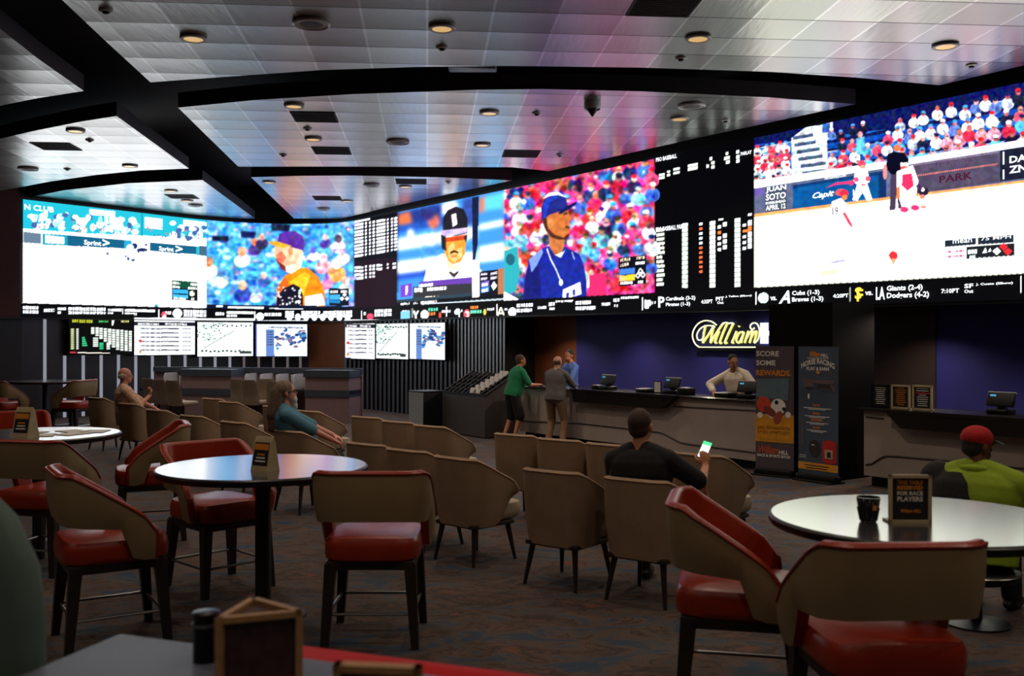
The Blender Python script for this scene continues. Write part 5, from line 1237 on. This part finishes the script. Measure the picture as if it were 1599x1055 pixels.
t = thing('booth_chair', 'blurred grey-green high-backed upholstered booth at the left edge, nearest the camera', 'chair', (-1.81, 2.76, 0), .04)
m = MB(); rings = []
for k in range(12):
    q = k/11; zz = .05+1.54*q; hw = .50*(1 if q < .72 else 1-.42*((q-.72)/.28)**2.4)
    rings.append([(hw*math.copysign(abs(math.cos(a))**.4, math.cos(a)), .09*math.copysign(abs(math.sin(a))**.6, math.sin(a))*(1 if q < .95 else .6), zz) for a in (2*PI*j/28 for j in range(28))])
m.loft(rings); obj('backrest', m, mat('grey_green_upholstery', (92,112,104), .8, var=.08), t)
m = MB(); m.box((-.02,.36,.48), (.9,.58,.16), bev=.06); obj('seat', m, MATS['grey_green_upholstery'], t)
m = MB(); m.box((-.02,.34,.2), (.85,.52,.4)); obj('base', m, M_black, t)
def prism_holder(px, z, zt, r, lab, rot):
    t = thing('menu_holder', lab, 'menu holder', (X(px,z), z, zt), rot, 'wooden menu holders on the nearest table'); h = .19
    tri = [(r*math.cos(PI/2*0+2*PI*k/3+PI/2), r*math.sin(2*PI*k/3+PI/2)) for k in range(3)]
    m = MB()
    for k in range(3):
        a, b = Vector(tri[k]), Vector(tri[(k+1) % 3]); d = (b-a); l = d.length; A = Matrix.Translation(((a.x+b.x)/2, (a.y+b.y)/2, 0)) @ Matrix.Rotation(math.atan2(d.y, d.x), 4, 'Z')
        m.box((0,0,h-.008), (l+.01,.018,.016), 0, A); m.box((0,0,.008), (l+.01,.018,.016), 0, A); m.box((l/2,0,h/2), (.018,.018,h), 0, A)
    obj('frame', m, M_wf, t)
    m = MB(); k = .94; m.prism([(x*k, y*k) for x, y in tri], .012, h-.014); obj('menu_panel', m, mat('dark_menu_print', (62,38,36), .5, var=.5, scale=20), t)
prism_holder(402, 2.62, 1.05, .115, 'blurred triangular wooden menu holder at the bottom, right of the dark cup', .35)
z = 2.12; t = thing('table_sign', 'blurred black sign with pale wooden frame at the bottom edge, only its top showing', 'table sign', (X(590,z), z, 1.05), -.12)
m = MB(); wd = .19; h = .205
for a, b, x, zz in ((-wd/2+.008,h/2,.016,h),(wd/2-.008,h/2,.016,h),(0,.008,wd,.016),(0,h-.008,wd,.016)): m.box((a,0,b), (x,.03,zz))
obj('frame', m, M_wf, t); m = MB(); m.box((0,0,h/2), (wd-.02,.012,h-.02)); obj('panel', m, M_dark_print, t)
z = 2.78; t = thing('metal_cup', 'blurred dark metal cup on the nearest table left of the menu holder', 'cup', (X(322,z), z, 1.05))
m = MB(); m.lathe([(.036,0),(.036,.13),(.038,.135),(.03,.138),(.005,.138)], 24); obj('body', m, mat('dark_cup_metal', (38,36,38), .3, .8), t)
m = MB(); m.lathe([(.0385,.10),(.0395,.104),(.0385,.108)], 24); obj('band', m, M_metal, t)
t = thing('low_stool', 'black curved low stool with a light rim under the right round table', 'stool', (X(1335,6.3), 6.35, 0))
m = MB(); m.lathe([(.18,.44),(.25,.47),(.28,.52),(.28,.56),(.26,.575),(.01,.58)], 32); obj('seat', m, M_black, t)
m = MB(); m.lathe([(.281,.545),(.287,.55),(.281,.556)], 32); obj('rim', m, M_metal, t)
m = MB(); m.lathe([(.22,0),(.22,.02),(.04,.05),(.035,.45)], 24); obj('pedestal', m, M_dmetal, t)

u = copy_tree(t); u.location = (3.17, 6.80, 0); u.scale = (1,1,.66); u['label'] = 'black low stool under the person in the red cap, behind the right table'; u['group'] = t['group'] = 'black low stools'
# ------------------------------------------------------------------ people: volumes fused into one smooth skin
SKIN = {}
def skin_mat(name, c): return mat(name, c, .5, var=.05, scale=18, spec=.35)
def cap_mesh(m, p0, r0, p1, r1, seg=14, flat=None):
    p0, p1 = Vector(p0), Vector(p1); d = p1-p0; l = d.length or 1e-4; d = d/l
    up = Vector((0,0,1)) if abs(d.z) < .9 else Vector((0,1,0)); a = d.cross(up).normalized(); b = a.cross(d)
    rings = []
    for k in range(5): t = PI/2*(1-k/4*.999)+.001*0; rings.append((p0-d*r0*math.sin(t), max(.0006, r0*math.cos(t))))
    for k in range(5): t = PI/2*(k/4*.999); rings.append((p1+d*r1*math.sin(t), max(.0006, r1*math.cos(t))))
    m.loft([[c+a*math.cos(2*PI*j/seg)*r+b*math.sin(2*PI*j/seg)*r for j in range(seg)] for c, r in rings])
def ell_mesh(m, c, r, M=None):
    A = Matrix.Translation(Vector(c)) @ (M or Matrix.Identity(4)); m.ell((0,0,0), r, 18, 12, 0, A)
def fuse(name, m, mt, parent, vox, smooth_n=4, **kw):
    me = bpy.data.meshes.new(name); me.from_pydata(m.v, [], m.f); bm = bmesh.new(); bm.from_mesh(me); bmesh.ops.recalc_face_normals(bm, faces=bm.faces); bm.to_mesh(me); bm.free()
    o = bpy.data.objects.new('tmp', me); C.objects.link(o)
    r = o.modifiers.new('r', 'REMESH'); r.mode = 'VOXEL'; r.voxel_size = vox; r.use_smooth_shade = True
    s = o.modifiers.new('s', 'SMOOTH'); s.factor = .5; s.iterations = smooth_n
    me2 = bpy.data.meshes.new_from_object(o.evaluated_get(bpy.context.evaluated_depsgraph_get())); me2.name = name
    bpy.data.objects.remove(o); bpy.data.meshes.remove(me)
    me2.materials.clear(); me2.materials.append(mt)
    for p in me2.polygons: p.use_smooth = True
    ob = bpy.data.objects.new(name, me2); C.objects.link(ob)
    if parent: ob.parent = parent
    tag(ob, **kw); return ob
def ik(a, b, l1, l2, pole):
    a, b, pole = Vector(a), Vector(b), Vector(pole); d = b-a; L_ = d.length
    if L_ > (l1+l2)*.998: b = a+d/L_*(l1+l2)*.998; d = b-a; L_ = d.length
    x = (l1*l1-l2*l2+L_*L_)/(2*L_); h = math.sqrt(max(0, l1*l1-x*x)); dn = d/L_; p = pole-dn*pole.dot(dn); p.normalize()
    return a+dn*x+p*h, b
def hand(m, wrist, fwd, nrm, side, curl=.5, spread=.0, thumb=1.0):
    """palm, four unequal bent fingers and a thumb from the side of the palm; nrm points out of the palm"""
    f = Vector(fwd).normalized(); n = Vector(nrm); n = (n-f*n.dot(f)).normalized(); s = f.cross(n).normalized()*side
    w_ = Vector(wrist)
    A = Matrix((s, f, n)).transposed().to_4x4()
    m.ell((0,0,0), (.041,.052,.0165), 16, 10, 0, Matrix.Translation(w_+f*.05) @ A)
    m.ell((0,0,0), (.030,.035,.018), 12, 8, 0, Matrix.Translation(w_+f*.02) @ A)
    for k, (off, ln) in enumerate(((.030,.068),(.010,.076),(-.011,.070),(-.031,.055))):
        p = w_+f*(.085-.006*abs(k-1))+s*off; a = curl*.7; L3 = (ln*.45, ln*.32, ln*.26); r = .0092
        for j, ll in enumerate(L3):
            d = f*math.cos(a)+n*math.sin(a)+s*(off*spread*8); d.normalize(); q = p+d*ll; cap_mesh(m, p, r, q, r*.9, 8); p = q; r *= .9; a += curl*.75
    p = w_+f*.03+s*.034; d = (s*.72+f*.62+n*.25*thumb).normalized(); q = p+d*.036; cap_mesh(m, p, .0125, q, .0105, 8); d = (s*.2+f*.85+n*.5*thumb*curl).normalized(); cap_mesh(m, q, .0105, q+d*.03, .009, 8)
def person(lab, x, y, heading, sc, pose, grp=None):
    t = thing('person', lab, 'person', (x, y, pose.get('z', 0)), -HD(heading), grp, sc)
    g = pose.get
    lean = HD(g('lean', 0)); side = HD(g('tilt', 0)); Rl = Matrix.Rotation(-lean, 3, 'X') @ Matrix.Rotation(side, 3, 'Y') @ Matrix.Rotation(HD(g('twist', 0)), 3, 'Z')
    pel = Vector((0, g('py', 0), g('pz', .94))); wv = g('wide', 1.0); belly = g('belly', 0)
    def T_(x_, y_, z_): return pel+Rl @ Vector((x_, y_, z_))
    neck = T_(0,-.01,.52); sh = {s: T_(s*.165*wv,-.005,.440) for s in (1,-1)}
    hip = {s: pel+Vector((s*.095,0,-.02)) for s in (1,-1)}
    B = MB(); SH = MB(); TR = MB(); HR = MB(); sh_r = g('shirt_pad', .013)
    spine = [(-.06,.155,.115,0),(.04,.160,.120,.0),(.13,.150,.110+.03*belly,.01),(.24,.155,.112+.02*belly,.012),(.34,.170,.118,.0),(.42,.170,.105,-.005),(.475,.135,.078,-.01),(.505,.075,.060,-.01)]
    def torso(m, pad, lo=0, hi=8):
        rings = []
        for z_, rx, ry, yy in spine[lo:hi]:
            rings.append([T_((rx*wv+pad)*math.copysign(abs(math.cos(a))**.85, math.cos(a)), yy+(ry*(.5+.5*wv)+pad)*math.sin(a)+(.06*belly*max(0, math.sin(a)) if z_ < .3 else 0), z_) for a in (2*PI*j/20 for j in range(20))])
        m.loft(rings)
    torso(B, 0); torso(SH, sh_r, g('shirt_lo', 0))
    for s in (1,-1):
        cap_mesh(B, T_(s*.03,-.02,.515), .045, sh[s], .05); cap_mesh(SH, T_(s*.055,-.02,.498), .042+sh_r, sh[s]-Vector((s*.01,0,.008)), .052+sh_r)
    # head
    yaw, pit = HD(g('yaw', 0)), HD(g('pitch', 0)); RH = Matrix.Rotation(-yaw, 3, 'Z') @ Matrix.Rotation(-pit, 3, 'X')
    nb = neck; hc = nb+Vector((0,.02,.0))+Matrix.Rotation(-lean*.5, 3, 'X') @ Vector((0,.01,.140))
    if 'hoff' in pose: hc = hc+Vector(pose['hoff'])
    H4 = Matrix.Translation(hc) @ RH.to_4x4()
    cap_mesh(B, nb+Vector((0,0,-.03)), .062, hc+Vector((0,-.015,-.05)), .054)
    B.ell((0,-.012,.025), (.074,.093,.092), 20, 14, 0, H4); B.ell((0,.018,-.045), (.056,.066,.068), 18, 12, 0, H4); B.ell((0,.062,-.082), (.026,.022,.022), 12, 8, 0, H4)
    B.ell((0,.085,-.018), (.013,.022,.026), 10, 8, 0, H4); B.ell((0,.072,.012), (.05,.02,.014), 12, 8, 0, H4); B.ell((0,.080,-.058), (.024,.012,.009), 10, 8, 0, H4)
    for s in (1,-1): B.ell((s*.078,-.012,-.012), (.010,.02,.033), 10, 8, 0, H4)
    hair = g('hair')
    if hair == 'short':
        HR.ell((0,-.022,.038), (.079,.094,.091), 20, 14, 0, H4); HR.ell((0,-.05,-.01), (.070,.062,.062), 14, 10, 0, H4)
    elif hair == 'fringe':
        for s in (1,-1): HR.ell((s*.062,-.035,.0), (.018,.055,.04), 12, 8, 0, H4)
        HR.ell((0,-.085,-.005), (.055,.022,.045), 12, 8, 0, H4)
    elif hair == 'long':
        HR.ell((0,-.028,.035), (.088,.102,.098), 20, 14, 0, H4); cap_mesh(HR, hc+Vector((0,-.07,0)), .088, hc+Vector((0,-.12,-.22)), .085); cap_mesh(HR, hc+Vector((0,-.10,-.2)), .082, hc+Vector((0,-.14,-.36)), .05)
    # arms
    sl = g('sleeve', .55)
    for s, k in ((1,'R'),(-1,'L')):
        tgt = g('hand'+k, (s*.22,.05,.80)); pole = g('pole'+k, (s*.6,-1,-.3)); el, wr = ik(sh[s], tgt, .285, .25, pole)
        cap_mesh(B, sh[s], .050, el, .038); cap_mesh(B, el, .038, wr, .026)
        fw = Vector(g('hfwd'+k, (wr-el))); hand(B, wr, fw, g('hn'+k, (0,0,-1)), s if g('hflip'+k, 0) == 0 else -s, g('curl'+k, .6))
        tp = sh[s]; a_end = tp+(el-tp)*min(1, sl/.55*.92)
        cap_mesh(SH, tp-Vector((s*.01,0,.006)), .053+sh_r, a_end, .044+sh_r)
        if sl > .6: a2 = el+(wr-el)*min(.95, (sl-.55)/.45); cap_mesh(SH, el, .040+sh_r, a2, .030+sh_r)
        # legs
        ft = Vector(g('foot'+k, (s*.11,0,.09))); kn, an = ik(hip[s], ft, .43, .42, g('kpole'+k, (s*.1,1,.1)))
        cap_mesh(B, hip[s], .082, kn, .054); cap_mesh(B, kn, .052, an, .036); 
        B.ell((0,0,0), (.045,.12,.04), 14, 10, 0, Matrix.Translation(an+Vector((0,.06,-.045))) @ Matrix.Rotation(-HD(g('toe'+k, s*8)), 4, 'Z'))
        tl = g('trouser', 1.0); pr = .016
        cap_mesh(TR, hip[s]+Vector((0,0,.02)), .088+pr, kn if tl > .45 else hip[s]+(kn-hip[s])*tl*1.3, .060+pr+(.02 if tl < .9 else 0))
        if tl > .5: e_ = kn+(an-kn)*min(.97, (tl-.5)*2*.97+.0); cap_mesh(TR, kn, .060+pr, e_, .048+pr)
        if g('shoe'):
            q = MB(); q.ell((0,0,0), (.052,.14,.045), 14, 10, 0, Matrix.Translation(an+Vector((0,.055,-.047))) @ Matrix.Rotation(-HD(g('toe'+k, s*8)), 4, 'Z')); cap_mesh(q, an+Vector((0,-.01,-.02)), .048, an+Vector((0,-.005,.03)), .046)
            fuse('shoe', q, g('shoe'), t, .009, 2)
    ell_mesh(TR, pel+Vector((0,0,.0)), (.148*wv, .115+.03*belly, .11))
    vox = .0085/ max(.8, sc)
    body = fuse('body', B, g('skin'), t, vox, 3)
    if g('shirt'): fuse('shirt', SH, g('shirt'), t, .010, 3)
    if g('pants'): fuse(g('pname', 'trousers'), TR, g('pants'), t, .011, 3)
    if hair: fuse('hair', HR, g('hairm'), t, .009, 2)
    if g('face', 1):
        for s in (1,-1):
            m = MB(); m.ell((s*.029,.078,.0), (.011,.008,.007), 10, 7, 0, H4); e_ = obj('eye', m, M_eye, t)
            m = MB(); m.ell((s*.029,.0845,.0), (.005,.003,.0055), 8, 6, 0, H4); obj('pupil', m, M_pupil, e_)
            m = MB(); m.ell((s*.030,.083,.019), (.017,.007,.0045), 10, 6, 0, H4); obj('eyebrow', m, g('hairm') or M_pupil, t)
        m = MB(); m.ell((0,.091,-.058), (.020,.006,.0045), 10, 6, 0, H4); obj('mouth', m, mat('lip', (140,70,66), .5), t)
    t_info = dict(head=H4, hc=hc, neck=neck, sh=sh, T=T_); return t, t_info
M_eye = mat('eye_white', (215,210,205), .3); M_pupil = mat('dark_pupil', (30,22,20), .3)
sk_l = skin_mat('fair_skin', (205,150,122)); sk_t = skin_mat('tanned_skin', (200,134,100)); sk_d = skin_mat('brown_skin', (112,70,50)); sk_p = skin_mat('pink_skin', (214,150,132))
h_dk = mat('dark_hair', (40,30,26), .7, var=.3, scale=60, bump=.4); h_br = mat('brown_hair', (84,62,48), .7, var=.35, scale=70, bump=.4); h_gr = mat('greying_brown_hair', (124,102,86), .7, var=.4, scale=50, bump=.5); h_wh = mat('white_hair', (214,206,196), .7, var=.1)
b_shoe = mat('black_shoe', (20,18,18), .5); w_shoe = mat('grey_shoe', (120,118,116), .6)
cloth = lambda n, c: mat(n, c, .85, var=.1, scale=10, bump=.3, bscale=70)
def at(px, z): return X(px, z), z
# standing customer in green, leaning on the end of the counter
x, y = at(800, 18.75)
person('person in a green T-shirt and black shorts standing at the left end of the counter', x, y, 62, .97, dict(lean=17, pz=.93, handR=(.17,.48,1.10), handL=(-.12,.50,1.10), poleR=(.5,-.2,-1), poleL=(-.6,-.2,-1), yaw=10, pitch=-2, hair='short', hairm=h_br, skin=sk_t,
    shirt=cloth('green_cotton', (28,128,84)), pants=cloth('black_cotton', (26,27,30)), pname='shorts', trouser=.46, shoe=b_shoe, wide=1.12, belly=.5, sleeve=.5, footR=(.12,-.02,.09), footL=(-.12,-.12,.09), shirt_pad=.022))
x, y = wp(866, -1.62)
person('person in a grey T-shirt and khaki trousers with his back turned at the counter', x, y, 32, .96, dict(lean=10, pz=.92, handR=(.20,.46,1.07), handL=(-.16,.44,1.07), poleR=(.8,-.2,-.8), poleL=(-.8,-.2,-.8), yaw=8, pitch=10, hair='fringe', hairm=h_br, skin=sk_l,
    shirt=cloth('grey_cotton', (96,92,92)), pants=cloth('khaki_cotton', (150,120,92)), trouser=.98, shoe=b_shoe, wide=1.15, belly=.4, footR=(.17,.0,.09), footL=(-.15,.02,.09), shirt_pad=.02, face=1))
# staff behind the counter
p = wp(893, -.12)
person('smiling staff member in a blue shirt behind the counter facing the person in grey', p.x, p.y, 228, 1.0, dict(lean=6, pz=.94, handR=(.14,.40,1.0), handL=(-.12,.40,1.0), poleR=(1,-.5,-1), poleL=(-1,-.5,-1), hnR=(0,0,-1), yaw=0, hair='short', hairm=h_dk, skin=sk_t, shirt=cloth('blue_cotton', (84,116,190)), pants=cloth('dark_trouser', (30,30,36)), shoe=b_shoe, sleeve=.95, wide=.95))
p = wp(1157, -.20)
person('staff member in a cream shirt leaning on the counter below the glowing sign', p.x, p.y, 212, 1.0, dict(lean=20, tilt=6, pz=.94, handR=(.34,.34,1.08), handL=(-.12,.36,1.08), poleR=(1,-.3,-.2), poleL=(-1,-.3,-.2), yaw=-38, pitch=8, hair='short', hairm=h_dk, skin=sk_t, shirt=cloth('cream_cotton', (245,230,210)), pants=cloth('dark_trouser', (30,30,36)), shoe=b_shoe, sleeve=.93, wide=1.08, belly=.3, shirt_pad=.024))
# seated people
def seat_pose(**k):
    d = dict(pz=.60, py=-.06, lean=-8, footR=(.12,.42,.09), footL=(-.12,.44,.09), kpoleR=(0,.3,1), kpoleL=(0,.3,1), hair=None); d.update(k); return d
x, y = 1.0, 7.58
t, inf = person('person in a black T-shirt with cropped hair, seated and looking at a lit phone', x, y, 24, 1.13, seat_pose(pz=.47, py=0, tilt=-3, lean=2, yaw=8, pitch=-12, hair='short', hairm=mat('cropped_hair', (70,50,42), .8, var=.2, scale=60), skin=sk_t, shirt=cloth('black_tee', (22,21,24)), pants=cloth('charcoal_shorts', (44,44,50)), pname='shorts', trouser=.40,
    handR=(.34,.36,.84), poleR=(.8,-.4,-.9), hfwdR=(-.15,.25,1), hnR=(-.3,1,0), handL=(-.12,.36,.62), footR=(.34,.52,.38), kpoleR=(.5,.3,1), shoe=b_shoe, wide=1.16, sleeve=.52, shirt_pad=.022, curlR=.8))
m = MB(); m.box((0,0,0), (.075,.009,.15), bev=.004); ph = thing('smartphone', 'lit white and green smartphone held up by the seated person in black', 'phone')
ph.location = t.matrix_basis @ Vector((.325,.40,.945)); ph.rotation_euler = (-.55,.25,-.5)
obj('case', m, M_black, ph); m = MB(); m.box((0,-.006,0), (.068,.002,.14)); obj('screen', m, glow('phone_white', (235,250,245), 1.6), ph); m = MB(); m.box((0,-.0075,.055), (.068,.001,.03)); obj('green_bar', m, glow('phone_green', (80,230,150), 1.4), ph)
x, y = at(470, 11.35)
t, inf = person('person with very long greying hair, glasses and white beard in a blue shirt, seated', x, y, 78, 1.12, seat_pose(pz=.54, lean=-10, yaw=-6, pitch=-10, hair='long', hairm=h_gr, skin=sk_p, shirt=cloth('slate_blue_cotton', (74,124,150)), pants=cloth('dark_trouser', (30,30,36)),
    handR=(.10,.40,.66), handL=(-.06,.40,.70), poleR=(1,-.3,-.5), poleL=(-1,-.3,-.5), shoe=b_shoe, wide=1.15, belly=1.2, sleeve=.6, shirt_pad=.02))
m = MB(); H4 = inf['head']; m.ell((0,.055,-.085), (.048,.04,.05), 14, 10, 0, H4); m.ell((0,.055,-.14), (.036,.032,.06), 12, 9, 0, H4); o = fuse('beard', m, h_wh, t, .008, 2)
m = MB()
for s in (1,-1):
    m.tube([tuple(H4 @ Vector((s*.031+.022*math.cos(2*PI*j/12), .094, .0+.017*math.sin(2*PI*j/12)))) for j in range(13)], .0028, 5); m.tube([tuple(H4 @ Vector((s*.053,.092,.003))), tuple(H4 @ Vector((s*.082,-.01,.0)))], .0028, 5)
obj('glasses', m, M_black, t)
x, y = at(205, 16.1)
t, inf = person('bald older person in a pink patterned shirt seated at the far left, hand raised', x, y, 62, 1.10, seat_pose(pz=.56, lean=-4, yaw=2, pitch=0, hair='fringe', hairm=h_wh, skin=sk_p, shirt=mat('pink_print_cotton', (206,168,140), .85, var=.5, scale=40),
    pants=cloth('dark_trouser', (30,30,36)), handR=(.14,.24,.93), handL=(-.1,.45,.66), poleR=(.6,-.2,-1), hfwdR=(-.2,.3,1), hnR=(0,-1,0), curlR=1.1, shoe=w_shoe, wide=1.15, belly=.9, sleeve=.6, shirt_pad=.022))
x, y = at(1524, 6.85)
t, inf = person('person in a red cap and half black, half lime jacket seated behind the right table', x, y, 38, 1.10, seat_pose(pz=.44, lean=10, yaw=36, pitch=4, hair='short', hairm=h_dk, skin=sk_d, shirt=cloth('lime_jacket', (150,178,40)), pants=cloth('dark_trouser', (30,30,36)), handR=(.16,.40,.70), handL=(-.16,.40,.70), shoe=b_shoe, wide=1.35, belly=.4, sleeve=.97, shirt_pad=.045))
H4 = inf['head']; m = MB(); m.ell((0,-.016,.052), (.086,.104,.078), 20, 12, 0, H4); o = fuse('cap', m, cloth('red_cotton', (196,34,34)), t, .008, 2)
m = MB(); rings = []
for k in range(5):
    q = k/4; rings.append([tuple(H4 @ Vector((.072*math.cos(a)*(1-.35*q*q), .075+.085*q, .048-.02*q-.012*(math.cos(a)**2)+.004*math.sin(a)))) for a in (2*PI*j/14 for j in range(14))])
m.loft(rings); obj('cap_bill', m, cloth('dark_green_cotton', (34,70,62)), o)
m = MB(); TT = inf['T']; rings = []
for z_, rx, ry in ((-.04,.17,.15),(.08,.20,.165),(.2,.215,.17),(.32,.22,.17),(.42,.20,.15),(.485,.12,.10)):
    rings.append([TT(-.075+(rx*1.02)*math.cos(a)*(.86)-.02, (ry+.035)*math.sin(a)-.012, z_) if True else 0 for a in (2*PI*j/20 for j in range(20))])
m.loft(rings); s_ = inf['sh'][-1]; cap_mesh(m, s_, .118, s_+Vector((-.06,.02,-.26)), .10)
fuse('jacket_back', m, cloth('black_jacket_cotton', (24,26,27)), t, .011, 3, label='black half of the jacket')
m = MB(); m.tube([tuple(inf['neck']+Vector((.092*math.cos(a), -.015+.088*math.sin(a), -.01+.02*math.sin(a)*-1))) for a in (2*PI*k/18 for k in range(19))], .028, 10); fuse('jacket_collar', m, MATS['lime_jacket'], t, .010, 2)
